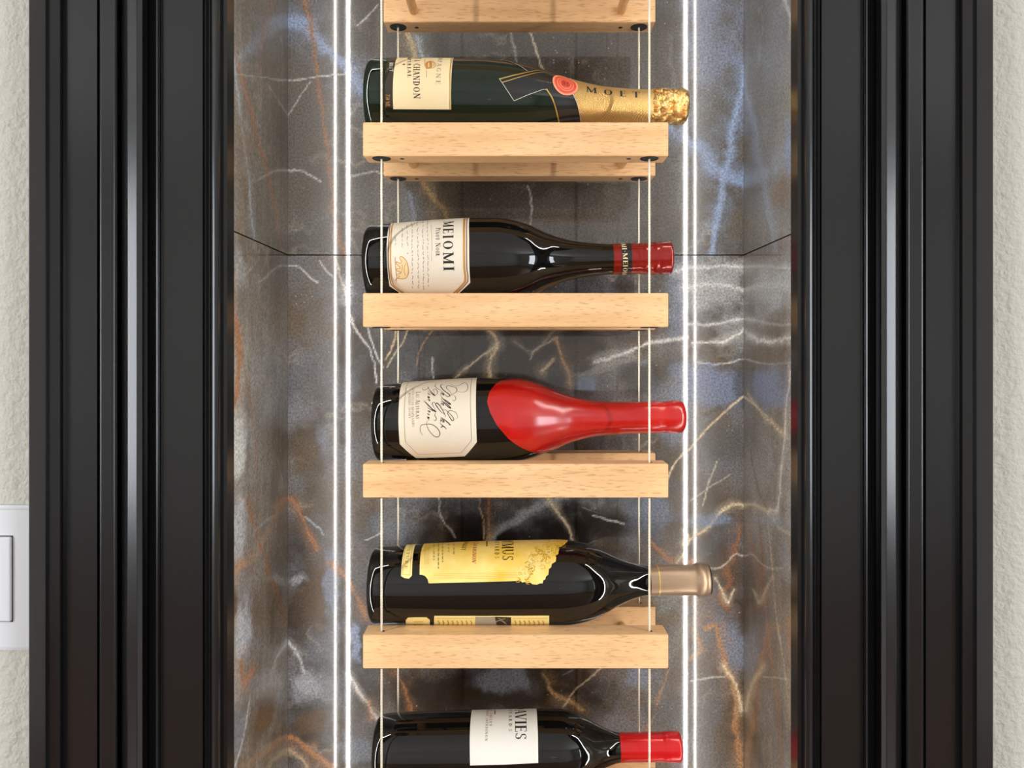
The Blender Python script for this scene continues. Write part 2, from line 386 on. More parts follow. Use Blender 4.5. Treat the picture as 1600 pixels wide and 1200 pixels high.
lower = [
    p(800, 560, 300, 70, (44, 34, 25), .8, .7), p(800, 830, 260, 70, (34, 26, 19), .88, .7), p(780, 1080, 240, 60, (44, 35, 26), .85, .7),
    p(490, 500, 50, 80, (122, 102, 80), .5, .8), p(480, 700, 40, 60, (120, 98, 72), .6, .7), p(500, 930, 40, 80, (116, 92, 64), .6, .7),
    p(470, 640, 60, 36, (160, 164, 174), .6, .8), p(510, 690, 24, 60, (148, 156, 176), .6, .8), p(590, 700, 36, 60, (128, 130, 138), .55, .8), p(620, 820, 50, 34, (142, 148, 160), .6, .8),
    v([(446, 414), (465, 415), (478, 428), (495, 440)], WHITE, 1.6, .75), v([(498, 405), (512, 425), (520, 432)], WHITE, 1, .7),
    p(540, 455, 16, 26, (196, 198, 204), .7, .6), v([(524, 402), (534, 440), (545, 480), (552, 500)], (214, 208, 198), 2.2, .8),
    v([(548, 500), (566, 530), (582, 556), (590, 600)], WHITE, 2, .85), v([(572, 510), (584, 545), (600, 576)], WHITE, 1.8, .8),
    v([(618, 512), (612, 545), (604, 562)], (206, 180, 140), 2, .8), v([(640, 512), (624, 540), (606, 575)], (206, 190, 160), 1.5, .7),
    v([(678, 515), (660, 545), (652, 570)], (190, 150, 104), 1.6, .7), v([(676, 560), (678, 590)], WHITE, 1.4, .6),
    v([(762, 512), (772, 540), (764, 565), (766, 600)], (204, 186, 158), 5, .9), v([(772, 542), (742, 566), (712, 592)], (210, 196, 168), 2.6, .85),
    v([(800, 535), (830, 548), (860, 520), (876, 512)], (150, 140, 126), 3, .6), v([(826, 560), (840, 540), (868, 528)], (170, 160, 144), 2.4, .7),
    v([(866, 532), (878, 560), (892, 588), (896, 600)], (196, 150, 96), 4.5, .9), v([(846, 580), (862, 562)], (200, 180, 150), 5, .7),
    p(900, 555, 34, 26, (92, 66, 44), .7, .6), p(1000, 590, 60, 34, (70, 60, 50), .8, .5), p(970, 520, 60, 20, (84, 76, 68), .7, .6),
    v([(930, 566), (960, 556), (985, 548), (1012, 538), (1040, 533), (1075, 530)], (200, 198, 196), 6, .8), v([(905, 585), (950, 572), (1000, 556)], (150, 146, 140), 8, .5),
    p(1110, 455, 76, 64, (178, 179, 180), .9, .5), p(1150, 520, 50, 50, (160, 160, 160), .8, .6), p(1030, 440, 40, 40, (96, 88, 80), .7, .6), p(1062, 470, 26, 80, (132, 142, 166), .6, .7),
    v([(1060, 424), (1100, 418), (1166, 420)], (206, 206, 206), 5, .7), v([(1070, 452), (1110, 446), (1166, 456)], (206, 206, 206), 4, .7), v([(1076, 488), (1120, 478), (1166, 474)], (140, 140, 140), 3, .7),
    v([(1076, 512), (1110, 508), (1166, 500)], (208, 208, 208), 4, .7), v([(1080, 536), (1118, 536), (1150, 524), (1166, 512)], (212, 210, 206), 3, .85), v([(1086, 568), (1120, 570), (1166, 560)], (206, 206, 206), 2, .7),
    p(1110, 610, 66, 46, (132, 144, 172), .8, .5), p(1056, 640, 50, 70, (142, 150, 168), .6, .7), p(1158, 590, 14, 60, (84, 84, 92), .7, .6), p(1130, 690, 44, 40, (98, 94, 92), .75, .6),
    v([(1166, 614), (1138, 640), (1110, 668), (1078, 700), (1052, 730), (1040, 760)], (206, 190, 160), 2.4, .9), v([(1120, 640), (1100, 652)], (80, 66, 50), 7, .7),
    v([(1120, 720), (1108, 750), (1098, 790)], (196, 186, 168), 1.6, .7), v([(1076, 780), (1110, 760), (1140, 740)], (196, 188, 176), 1.6, .5), p(1150, 750, 30, 40, (120, 116, 116), .6, .7),
    v([(1166, 790), (1145, 790), (1125, 802), (1100, 830), (1070, 850)], (206, 190, 160), 4, .8), p(1110, 815, 40, 16, (140, 154, 176), .7, .6), p(1020, 800, 46, 60, (130, 142, 164), .6, .7),
    v([(764, 772), (762, 800), (766, 842)], (176, 120, 66), 5, .8), v([(748, 780), (754, 815), (758, 840)], (190, 160, 120), 1.6, .7),
    v([(772, 838), (800, 812), (850, 786), (880, 774)], (150, 152, 156), 14, .85), v([(858, 776), (872, 800), (888, 822), (896, 842)], (206, 194, 170), 3.6, .9), v([(768, 832), (762, 850)], (200, 160, 112), 8, .7),
    v([(684, 775), (690, 810), (712, 842)], (190, 190, 186), 1.2, .5), v([(925, 805), (975, 820)], WHITE, .9, .7), v([(570, 842), (598, 830)], WHITE, .9, .6),
    v([(446, 776), (462, 785), (474, 806), (486, 832), (497, 858)], (190, 124, 62), 5, .9), v([(478, 806), (496, 820), (506, 836)], (180, 186, 196), 2.2, .7),
    p(466, 905, 18, 12, (186, 190, 196), .7, .6), p(520, 920, 18, 100, (150, 164, 192), .7, .7), v([(516, 880), (540, 900), (556, 930), (572, 966)], (196, 134, 72), 5, .9),
    p(552, 1010, 10, 40, (162, 176, 204), .75, .6), v([(540, 1050), (556, 1074), (572, 1096), (590, 1122)], (205, 200, 196), 3.4, .9), v([(574, 1094), (580, 1120)], (206, 150, 104), 5, .8),
    v([(452, 1005), (466, 1025), (476, 1054)], (205, 205, 205), 3, .7), p(480, 1080, 44, 34, (186, 190, 198), .65, .9), p(560, 1180, 50, 40, (140, 150, 166), .6, .7),
    p(486, 1130, 28, 22, (112, 86, 56), .85, .5), v([(446, 1150), (468, 1158), (492, 1180), (520, 1200)], (196, 134, 72), 9, .85), v([(452, 1172), (470, 1186), (480, 1210)], (214, 184, 140), 4, .7),
    v([(618, 1046), (632, 1070), (644, 1110)], (180, 116, 58), 4, .85), p(790, 1066, 70, 26, (134, 138, 146), .8, .6), v([(850, 1056), (862, 1078), (890, 1096), (910, 1108)], (190, 150, 100), 7, .8), v([(880, 1104), (905, 1078), (940, 1046)], (190, 176, 150), 2, .7),
    p(840, 1060, 20, 30, (70, 60, 50), .7, .5), p(1000, 1058, 34, 22, (140, 150, 168), .7, .6), v([(1046, 1046), (1030, 1080), (1022, 1110), (1010, 1140)], (186, 136, 84), 4, .8),
    v([(1018, 850), (1040, 870), (1068, 890), (1086, 880)], (186, 126, 66), 6, .85), v([(1060, 880), (1076, 850), (1070, 830)], (212, 196, 166), 3, .7), p(1040, 940, 36, 50, (140, 142, 140), .7, .7), v([(1088, 950), (1086, 990), (1094, 1010), (1080, 1030)], (200, 150, 96), 6, .8),
    v([(1158, 826), (1150, 870), (1140, 896), (1146, 915), (1130, 936), (1138, 958)], (168, 108, 54), 9, .8), v([(1120, 905), (1132, 930), (1140, 945), (1150, 925)], (216, 200, 174), 3, .85), v([(1098, 890), (1130, 888), (1150, 866), (1166, 870)], (200, 194, 184), 2, .7),
    p(1140, 1010, 30, 50, (142, 148, 164), .75, .6), v([(1104, 985), (1120, 982), (1124, 1010), (1132, 1040), (1146, 1080), (1152, 1130), (1160, 1200)], (196, 142, 82), 8, .9), v([(1130, 1040), (1148, 1070), (1158, 1110)], (214, 196, 166), 4, .8),
    p(1050, 1120, 50, 60, (100, 96, 94), .7, .7), p(1110, 1130, 30, 80, (112, 108, 108), .7, .7), v([(1082, 1064), (1104, 1060), (1132, 1056)], (206, 200, 190), 2, .7), v([(1040, 1020), (1060, 990), (1082, 970)], (120, 112, 100), 14, .6),
]
def side_pts(feats, right=False):
    # the side-wall layouts are noted in image positions: bring them to (depth in wall pixels, height in wall pixels)
    X = NX1 if right else NX0
    def cv(q):
        d = abs(X * F / (q[0] - U)) if abs(q[0] - U) > 1 else NY
        return (450 - (NY - d) / .00075 if not right else 1162 + (NY - d) / .00075, 555 + (q[1] - 555) * d / NY)
    out = []
    for f in feats:
        if f[0] == 'v': out.append(('v', [cv(q) for q in f[1]], f[2], f[3], f[4]))
        else:
            cx, cy, rx, ry = f[1]; a = cv((cx, cy)); b1 = cv((cx - rx, cy)); b2 = cv((cx + rx, cy))
            out.append(('p', (a[0], a[1], abs(b2[0] - b1[0]) / 2, ry * .85), f[2], f[3], f[4]))
    return out
left_up = side_pts([p(360, 200, 26, 260, (170, 160, 146), .5, .9), v([(350, 30), (375, 110), (400, 210), (425, 300), (440, 392)], (192, 122, 62), 5, .9), v([(366, 90), (380, 210), (392, 300), (398, 380)], (170, 178, 186), 7, .6),
                    p(360, 330, 20, 40, (170, 166, 158), .5, .8), p(420, 90, 30, 60, (112, 102, 90), .5, .8), p(380, 230, 22, 80, (136, 116, 88), .5, .8)])
left_low = side_pts([p(362, 640, 34, 230, (204, 202, 194), .6, .9), p(362, 1010, 30, 160, (200, 192, 178), .5, .9), p(366, 420, 20, 40, (176, 180, 182), .6, .7), v([(358, 440), (366, 500), (372, 560), (364, 640)], (206, 140, 74), 15, .85), v([(378, 560), (394, 640), (403, 745)], (186, 134, 80), 3, .85),
                     p(366, 700, 28, 74, (222, 222, 216), .9, .6), p(372, 830, 26, 70, (204, 206, 208), .75, .7), v([(386, 780), (405, 850), (426, 910), (446, 970)], (190, 130, 70), 6, .85), v([(356, 905), (375, 890), (398, 876)], (208, 156, 104), 12, .6),
                     p(362, 950, 12, 26, (104, 86, 62), .85, .5), p(382, 980, 20, 60, (206, 210, 214), .8, .7), v([(378, 1030), (382, 1060), (396, 1050)], (206, 134, 64), 10, .85), v([(354, 960), (360, 1040), (354, 1180)], (216, 186, 140), 10, .8),
                     p(414, 1110, 26, 44, (138, 100, 56), .8, .6), p(372, 1140, 18, 60, (150, 154, 160), .8, .7), v([(390, 1090), (380, 1150), (366, 1200)], (206, 204, 200), 4, .8)])
right_up = side_pts([v([(1225, -10), (1238, 50), (1247, 100)], WHITE, 5, .7), p(1205, 120, 30, 120, (140, 142, 142), .6, .8), p(1235, 230, 12, 60, (150, 164, 190), .7, .7), p(1220, 300, 20, 40, (150, 126, 96), .6, .7)], True)
right_low = side_pts([p(1242, 700, 24, 300, (186, 182, 176), .5, .9), p(1205, 455, 60, 60, (176, 177, 178), .9, .6), v([(1166, 470), (1200, 478), (1250, 470)], (140, 140, 140), 4, .6), v([(1166, 528), (1200, 536), (1250, 530)], (208, 206, 202), 4, .7), p(1200, 610, 40, 46, (136, 144, 166), .7, .7),
                      v([(1246, 545), (1232, 600), (1224, 680), (1216, 790), (1200, 800)], (206, 198, 184), 5, .7), p(1240, 680, 14, 60, (178, 174, 164), .7, .7), v([(1166, 616), (1190, 645), (1222, 680)], (206, 190, 160), 3, .8),
                      v([(1186, 810), (1192, 900), (1204, 1020), (1216, 1120), (1222, 1210)], (180, 126, 74), 5, .85), v([(1200, 820), (1214, 960), (1236, 1120), (1246, 1210)], (196, 176, 150), 3, .7), v([(1172, 700), (1184, 760), (1198, 790)], (150, 110, 70), 3, .7),
                      p(1226, 870, 16, 60, (160, 160, 160), .6, .7), v([(1236, 850), (1242, 920), (1230, 990), (1248, 1030)], (184, 128, 74), 6, .7), p(1236, 1100, 14, 80, (168, 150, 126), .6, .7), v([(1196, 1000), (1186, 1060), (1178, 1140)], (176, 124, 70), 8, .7)], True)

def slab(name, us, zs, place, feats, base, seed, parent, axis_px, contrast=1.0, streak=0.0, thick=None):
    nu, nz_ = len(us), len(zs)
    A, Zg = np.meshgrid(us, zs)
    px_, py_ = axis_px(A), 555 - (Zg - EYE) / .00075
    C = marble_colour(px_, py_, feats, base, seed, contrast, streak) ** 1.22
    verts = [place(a, z, 0) for a, z in zip(A.ravel(), Zg.ravel())]
    idx = lambda j, i: j * nu + i
    faces = [(idx(j, i), idx(j, i+1), idx(j+1, i+1), idx(j+1, i)) for j in range(nz_-1) for i in range(nu-1)]
    # slab thickness: a rim and a back
    k = len(verts)
    corner = [(us[0], zs[0]), (us[-1], zs[0]), (us[-1], zs[-1]), (us[0], zs[-1])]
    verts += [place(a, z, 0) for a, z in corner] + [place(a, z, .008) for a, z in corner]
    for i in range(4): faces.append((k + i, k + (i+1) % 4, k + 4 + (i+1) % 4, k + 4 + i))
    faces.append((k+7, k+6, k+5, k+4))
    o = mesh_obj(name, verts, faces, M['marble'], parent)
    cols = np.ones((len(verts), 4), np.float32); cols[:, :3] = np.mean(C.reshape(-1, 3), axis=0)
    cols[:nu * nz_, :3] = C.reshape(-1, 3)
    at = o.data.color_attributes.new('veins', 'FLOAT_COLOR', 'POINT')
    at.data.foreach_set('color', cols.ravel())
    return o

JOINT = PZ(398.5, NY)
def zs_of(z0, z1, step):
    lo, hi = EYE - .50, EYE + .44
    a = np.arange(z0, min(max(z0, lo), z1), .02) if z0 < lo else np.array([])
    m_ = np.arange(max(z0, lo), min(z1, hi), step)
    b_ = np.arange(max(hi, z0), z1, .02) if z1 > hi else np.array([])
    return np.unique(np.concatenate([a, m_, b_, [z0, z1]]))
nb = tag(box('wall_niche_back', NX0 - .012, NX1 + .012, NY + .0085, NY + .05, BOT - .05, TOP + .05, M['grout']), kind='structure')
nl = tag(box('wall_niche_left', NX0 - .045, NX0 - .0085, WALL_B, NY + .0085, BOT - .05, TOP + .05, M['grout']), kind='structure')
nr = tag(box('wall_niche_right', NX1 + .0085, NX1 + .045, WALL_B, NY + .0085, BOT - .05, TOP + .05, M['grout']), kind='structure')
tag(box('wall_niche_top', NX0 - .012, NX1 + .012, WALL_B, NY + .008, TOP, TOP + .05, M['room_wall']), kind='structure')
tag(box('wall_niche_bottom', NX0 - .012, NX1 + .012, WALL_B, NY + .008, BOT - .05, BOT, M['room_wall']), kind='structure')
G = .0007
ub = np.linspace(NX0, NX1, 336)
bk = lambda a, z, t: (a, NY + t, z)
bpx = lambda A: U + A / .00075
UPB = [(78, 70, 61), (116, 108, 98), (108, 107, 108)]
LOB = [(66, 52, 38), (116, 98, 76), (134, 140, 152)]
slab('marble_slab', ub, zs_of(JOINT + G, TOP, .0017), bk, upper, UPB, 3, nb, bpx, .7)
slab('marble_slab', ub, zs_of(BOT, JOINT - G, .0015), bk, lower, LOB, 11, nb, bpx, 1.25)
ys = np.linspace(.6075, NY - .0006, 122)
lf = lambda a, z, t: (NX0 - t, a, z); lpx = lambda A: 450 - (NY - A) / .00075
rt = lambda a, z, t: (NX1 + t, a, z); rpx = lambda A: 1162 + (NY - A) / .00075
slab('marble_slab', ys, zs_of(JOINT + G, TOP, .0022), lf, left_up, [(108, 98, 86), (150, 144, 134), (126, 114, 98)], 23, nl, lpx, .8, .25)
slab('marble_slab', ys, zs_of(BOT, JOINT - G, .0022), lf, left_low, [(112, 96, 76), (180, 178, 174), (128, 112, 92)], 29, nl, lpx, 1.0, .35)
slab('marble_slab', ys[::-1], zs_of(JOINT + G, TOP, .0022), rt, right_up, [(118, 114, 108), (160, 157, 152), (130, 124, 114)], 37, nr, rpx, .8, .1)
slab('marble_slab', ys[::-1], zs_of(BOT, JOINT - G, .0022), rt, right_low, [(116, 106, 94), (172, 168, 164), (132, 118, 100)], 43, nr, rpx, 1.0, .2)

# ------------------------------------------------------------------ LED strips hidden behind the casing lips
for X, lab, sx in ((PX(543.5, 1.1775), 'left', 1), (PX(1071.5, 1.1775), 'right', -1)):
    e = empty('led_strip', (X, .6225, BOT + .01))
    tag(e, 'vertical warm white LED strip hidden behind the %s black casing' % lab, 'led strip', 'niche LED strips')
    h = TOP - BOT - .02; e.rotation_euler = (0, 0, -sx * math.radians(40))
    box('diffuser', -.0018, .0018, -.0008, .0008, 0, h, M['led'], e)
    d = bpy.data.lights.new('led_light', 'AREA'); d.shape = 'RECTANGLE'; d.size = .0036; d.size_y = h
    d.energy = LED_POWER; d.color = (1.0, 0.955, 0.89)
    lo = bpy.data.objects.new('led_light', d); col.objects.link(lo); lo.parent = e
    lo.location = (0, .0012, h / 2); lo.rotation_euler = (R90, 0, 0)
    box('channel', -.003, .003, -.0045, -.0009, 0, h, M['alu'], e)

# ------------------------------------------------------------------ black moulded casing
PROFILE = {
 'back_band': [(45, 531), (45.8, 529.6), (69.6, 522.0), (71, 521.6), (72.3, 522.2), (73.5, 524), (76, 525), (84, 525.6), (91, 526), (93.5, 526.5), (95.5, 528.2), (97, 531.2)],
 'outer_fascia': [(97.2, 531.2), (98, 531), (151.5, 531), (152.5, 532.2), (153, 533.6), (154.2, 533.6), (155, 531.5), (156, 530.6), (158, 530.4), (178.5, 530.4), (180, 529.8), (181.5, 529.4), (183, 529.9), (184, 531.5), (184.6, 538)],
 'bead_moulding': [(188.5, 538), (189.5, 534), (191, 531), (194, 527.5), (197, 525.4), (199.5, 524.4), (212.4, 523.3), (214, 523.7), (222.2, 526.9), (223.6, 530), (224.5, 539)],
 'inner_fascia': [(230.5, 539), (231.5, 535.5), (234, 534.4), (238, 534), (241, 532.8), (244, 532.2), (246.5, 532.8), (248, 534.6), (249.5, 535), (250.5, 533.6), (252.5, 533.2), (254, 534), (255.5, 534.8), (257, 534.9), (316.5, 534.9), (317.8, 536.8)],
 'lip_moulding': [(319, 537.2), (321.5, 537.2), (322.5, 535), (324, 534.2), (325.5, 535), (326.5, 536.8), (328, 537), (329.5, 535.4), (333, 534.6), (338, 534.2), (341, 534.4), (344, 536), (346.5, 539.5), (348.5, 544), (350, 549), (350.8, 556)],
}
def casing(name, tf):
    root = empty(name, (tf(200) * .578 / F, WALL_Y, BOT - .1)); tag(root, kind='structure')
    z0, z1 = 0, TOP - BOT + .2
    for part, pr in PROFILE.items():
        full = []
        for (q0, d0), (q1, d1) in zip(pr[:-1], pr[1:]):
            full.append((q0, d0))
            if q1 - q0 > 7: full += [(q0 + .8, d0 + (d1 - d0) * .8 / (q1 - q0)), (q1 - .8, d1 - (d1 - d0) * .8 / (q1 - q0))]
        pts = [((tf(q)) * (d / 1000) / F, d / 1000) for q, d in [(q, d * 12 / 11) for q, d in full + [pr[-1]]]]
        pts = [(pts[0][0], WALL_Y - .0003)] + pts + [(pts[-1][0], max(WALL_Y - .0003, pts[-1][1]))]
        pts = [(a - root.location.x, b_ - WALL_Y) for a, b_ in pts]
        nn = len(pts)
        verts = [(a, b_, z0) for a, b_ in pts] + [(a, b_, z1) for a, b_ in pts]
        faces = [(i, (i+1) % nn, nn + (i+1) % nn, nn + i) for i in range(nn)] + [tuple(range(nn))[::-1], tuple(range(nn, 2*nn))]
        o = mesh_obj(part, verts, faces, M['black'], root)
        bm = bmesh.new(); bm.from_mesh(o.data); bmesh.ops.recalc_face_normals(bm, faces=bm.faces); bm.to_mesh(o.data); bm.free()
        o.data.polygons.foreach_set('use_smooth', [True] * len(o.data.polygons))
        o.data.set_sharp_from_angle(angle=math.radians(38))
    # plain backing board that carries the mouldings
    xa, xb = tf(52) * .578 / F - root.location.x, tf(347) * .578 / F - root.location.x
    box('backing_board', min(xa, xb), max(xa, xb), 539.2 * 12 / 11000 - WALL_Y, -.0002, z0, z1, M['black'], root)
casing('trim_1', lambda q: q - U)
casing('trim_2', lambda q: (1552 - (q - 45) * 302 / 306) - U)

# ------------------------------------------------------------------ wall outlet
oz = PZ(903.5, .598); ox = PX(-13, .598)
e = empty('wall_outlet', (ox, WALL_Y, oz)); tag(e, 'white rectangular wall outlet plate beside the black casing', 'outlet')
bm = bmesh.new(); xr = PX(45, .579) - ox - .0008
box_bm(bm, -.041, xr, -.006, 0, -.0565, .0565)
bmesh.ops.bevel(bm, geom=[ed for ed in bm.edges if all(v_.co.y < -.003 for v_ in ed.verts)], offset=.003, segments=3, affect='EDGES')
bm_obj('cover_plate', bm, M['plate'], e)
xs = PX(17.5, .5955) - ox
box('opening_gap', xs - .0343, xs + .0006, -.0063, -.005, -.0335, .0335, M['dark_slot'], e)
f_ = box('receptacle_face', xs - .0337, xs, -.0085, -.005, -.0328, .0328, M['plate'], e, bevel=.0012)
for s in (-1, 1):
    box('slot', xs - .0105, xs - .0085, -.00875, -.0075, s * .0205 - .0035, s * .0205 + .0035, M['dark_slot'], f_)

# ------------------------------------------------------------------ hanging rack
YF, YB, BD, BH = .720, .800, .0265, .0315
XFL, XFR, XBL, XBR = -.144, .1424, -.1385, .1447
CABF, CABB = YF + .0095, YB + .0125
CXF, CXB = (-.1282, .1262), (-.1252, .1296)
TOPS = [EYE + .3786 - .1602 * k for k in range(6)]

def cable(x0, y, x_top, label):
    z0, z1 = BOT + .0005, TOP - .0005
    nseg, nl = 700, 12
    verts, faces = [], []
    for j in range(nseg + 1):
        z = z0 + (z1 - z0) * j / nseg; tw = z * 2 * math.pi / .016
        for i in range(nl):
            a = 2 * math.pi * i / nl
            r = .00105 * (1 + .16 * math.cos(6 * a))
            verts.append((r * math.cos(a + tw), r * math.sin(a + tw), z - z0))
    for j in range(nseg):
        for i in range(nl):
            a, b_ = j * nl + i, j * nl + (i + 1) % nl
            faces.append((a, b_, b_ + nl, a + nl))
    o = mesh_obj('suspension_cable', verts, faces, M['cable'], None, True)
    o.location = (x0, y, z0)
    return tag(o, label, 'cable', 'steel cables carrying the wine rack')
cable(CXF[0], CABF, 0, 'thin steel cable through the front boards on the left, by the bottle bases')
cable(CXF[1], CABF, 0, 'thin steel cable through the front boards on the right, by the bottle necks')
cable(CXB[0], CABB, 0, 'thin steel cable through the rear boards on the left, partly behind the bottles')
cable(CXB[1], CABB, 0, 'thin steel cable through the rear boards on the right, behind the bottle necks')

def board_bm(x0, x1, h, d):
    bm = bmesh.new(); box_bm(bm, x0, x1, 0, d, -h, 0)
    bmesh.ops.bevel(bm, geom=bm.edges[:], offset=.0006, segments=2, affect='EDGES')
    return bm
def disc_bm(r, t, z, seg=28, ring=True):
    bm = bmesh.new()
    prof = [(0, 0), (r * .45, 0), (r * .5, .0004), (r * .82, .0004), (r * .9, 0), (r, .0005), (r, t)] if ring else [(0, 0), (r, 0), (r, t)]
    rows = []
    for q, hh in prof:
        rows.append([bm.verts.new((q * math.cos(2*math.pi*i/seg), q * math.sin(2*math.pi*i/seg), z + hh)) for i in range(seg)] if q else [bm.verts.new((0, 0, z + hh))])
    for a, b_ in zip(rows[:-1], rows[1:]):
        for i in range(seg):
            if len(a) == 1: bm.faces.new((a[0], b_[(i+1) % seg], b_[i]))
            else: bm.faces.new((a[i], a[(i+1) % seg], b_[(i+1) % seg], b_[i]))
    return bm
def dowel_bm(r, y0, y1, seg=16):
    bm = bmesh.new()
    rows = [[bm.verts.new((r * math.cos(2*math.pi*i/seg), y, r * math.sin(2*math.pi*i/seg))) for i in range(seg)] for y in (y0, y1)]
    for i in range(seg): bm.faces.new((rows[0][i], rows[0][(i+1) % seg], rows[1][(i+1) % seg], rows[1][i]))
    for rw in rows: bm.faces.new(rw)
    return bm

HOLDER_LABELS = [
 'beech bottle holder at the very top, above the champagne bottle',
 'beech bottle holder carrying the champagne bottle with the gold foil neck',
 'beech bottle holder carrying the bottle with the bear on its label',
 'beech bottle holder carrying the bottle dipped in red wax',
 'beech bottle holder carrying the bottle with the yellow label',
 'beech bottle holder at the very bottom, under the white labelled bottle']
proto = None
def make_holder():
    e = empty('bottle_holder', (0, 0, 0))
    fb = bm_obj('front_board', board_bm(XFL, XFR, BH, BD), M['beech'], e); fb.location = (0, YF, 0)
    bb = bm_obj('back_board', board_bm(XBL, XBR, BH, BD), M['beech'], e); bb.location = (0, YB, 0)
    for xx in (-.1072, .1090):
        d = bm_obj('dowel', dowel_bm(.0047, YF + BD - .004, YB + .004), M['dowel'], e, True); d.location = (xx, 0, -BH + .0118)
        d.data.set_sharp_from_angle(angle=math.radians(40))
    for parent, ys_, xs_ in ((fb, CABF - YF, CXF), (bb, CABB - YB, CXB)):
        for k, xx in enumerate(xs_):
            g = bm_obj('grommet', disc_bm(.0088, .003, 0), M['grommet'], parent); g.location = (xx, ys_, -BH - .0009)
            t = bm_obj('cable_hole', disc_bm(.0019, .0002, 0, 12, False), M['dark_slot'], parent); t.location = (xx + .0012, ys_, .00002)
            s = bm_obj('screw_hole', disc_bm(.0022, .0006, 0, 12, False), M['dark_slot'], parent); s.location = (xx + (.0195 if k == 0 else -.0195), ys_ + .001, -BH - .0003)
    return e
def copy_tree(o, parent=None):
    c = o.copy(); col.objects.link(c)
    if parent is not None: c.parent = parent
    for ch in list(o.children): copy_tree(ch, c)
    return c
for k, z in enumerate(TOPS):
    if proto is None: proto = h = make_holder()
    else: h = copy_tree(proto)
    h.location = (0, 0, z); tag(h, HOLDER_LABELS[k], 'bottle holder', 'beech bottle holders on the cables')

# ------------------------------------------------------------------ serif alphabet built from strokes
TH, HN = .185, .075
def gl(w, *s): return (w, s)
def Ls(x0, y0, x1, y1, w): return ('L', x0, y0, x1, y1, w)
def H(x0, x1, y, t=.055): return ('H', x0, x1, y, t)
def A(cx, cy, rx, ry, a0, a1, wm=TH, wn=HN): return ('A', cx, cy, rx, ry, a0, a1, wm, wn)
def stem(x): return [Ls(x, 0, x, 1, TH), H(x - .16, x + .16, .0225), H(x - .16, x + .16, .9775)]
def foot(x, y): return H(x - .13, x + .13, y)
GLY = {
 'A': gl(.82, Ls(.1, 0, .4, 1, HN), Ls(.4, 1, .7, 0, TH), H(.2, .58, .33), foot(.1, .0225), foot(.7, .0225)),
 'B': gl(.68, *stem(.2), A(.3, .75, .24, .22, -90, 90), A(.3, .27, .29, .25, -90, 90), H(.2, .32, .52), H(.2, .32, .025), H(.2, .32, .975)),
 'C': gl(.78, A(.44, .5, .36, .48, 50, 310), Ls(.70, .72, .70, .96, .05), Ls(.70, .04, .70, .2, .04)),
 'D': gl(.86, *stem(.2), A(.3, .5, .44, .475, -90, 90), H(.2, .32, .025), H(.2, .32, .975)),
 'E': gl(.66, *stem(.2), H(.2, .58, .975), H(.2, .5, .51), H(.2, .6, .025), Ls(.58, .78, .56, .98, .045), Ls(.61, .24, .59, .02, .045), Ls(.49, .4, .49, .62, .045)),
 'G': gl(.84, A(.44, .5, .36, .48, 50, 318), Ls(.70, .05, .70, .42, .12), foot(.70, .43), Ls(.70, .72, .70, .96, .05)),
 'H': gl(.92, *stem(.2), *stem(.72), H(.2, .72, .51)),
 'I': gl(.42, *stem(.21)),
 'L': gl(.62, *stem(.2), H(.2, .57, .025), Ls(.57, .28, .55, .02, .045)),
 'M': gl(1.08, Ls(.18, 0, .18, 1, HN), Ls(.18, 1, .54, .03, TH), Ls(.54, .03, .88, 1, HN), Ls(.88, 0, .88, 1, TH), foot(.18, .0225), H(.72, 1.04, .0225), H(.02, .22, .9775), H(.84, 1.04, .9775)),
 'N': gl(.92, Ls(.18, 0, .18, 1, HN), Ls(.18, 1, .74, 0, TH), Ls(.74, 0, .74, 1, HN), foot(.18, .0225), H(.02, .22, .9775), foot(.74, .9775)),
 'O': gl(.9, A(.45, .5, .37, .48, 0, 360)),
 'P': gl(.64, *stem(.2), A(.3, .73, .27, .245, -90, 90), H(.2, .32, .487), H(.2, .32, .975)),
 'R': gl(.76, *stem(.2), A(.3, .74, .25, .235, -90, 90), H(.2, .32, .507), H(.2, .32, .975), Ls(.36, .5, .66, 0, .13), H(.6, .78, .0225)),
 'S': gl(.58, A(.29, .745, .2, .235, 25, 270, .10, .06), A(.29, .27, .22, .25, -150, 90, .13, .06), Ls(.47, .76, .48, .97, .045), Ls(.07, .03, .07, .25, .045), Ls(.16, .60, .42, .42, .14)),
 'T': gl(.72, Ls(.36, 0, .36, 1, TH), foot(.36, .0225), H(.04, .68, .975), Ls(.05, .76, .06, .99, .045), Ls(.67, .76, .66, .99, .045)),
 'U': gl(.86, Ls(.2, .3, .2, 1, TH), Ls(.68, .3, .68, 1, HN), A(.44, .33, .24, .31, 180, 360, .12, .07), foot(.2, .9775), foot(.68, .9775)),
 'V': gl(.78, Ls(.1, 1, .4, 0, TH), Ls(.4, 0, .68, 1, HN), foot(.1, .9775), foot(.68, .9775)),
 'Y': gl(.74, Ls(.1, 1, .37, .45, TH), Ls(.37, .45, .64, 1, HN), Ls(.37, 0, .37, .48, TH), foot(.37, .0225), foot(.1, .9775), foot(.64, .9775)),
 '&': gl(.85, A(.36, .76, .16, .21, 0, 360, .09, .05), A(.34, .27, .24, .25, 90, 360, .12, .06), Ls(.24, .66, .72, 0, .12), Ls(.58, .27, .72, .5, .05)),
 '.': gl(.4, A(.2, .5, .07, .07, 0, 360, .14, .14)), ' ': gl(.4), '-': gl(.5, H(.08, .42, .45)),
 '7': gl(.6, H(.08, .54, .96, .08), Ls(.5, .95, .25, 0, .12)), '5': gl(.6, H(.15, .5, .96, .07), Ls(.16, .55, .16, .97, .06), A(.28, .3, .24, .28, -150, 110, .12, .06)), '0': gl(.66, A(.33, .5, .25, .48, 0, 360)),
}
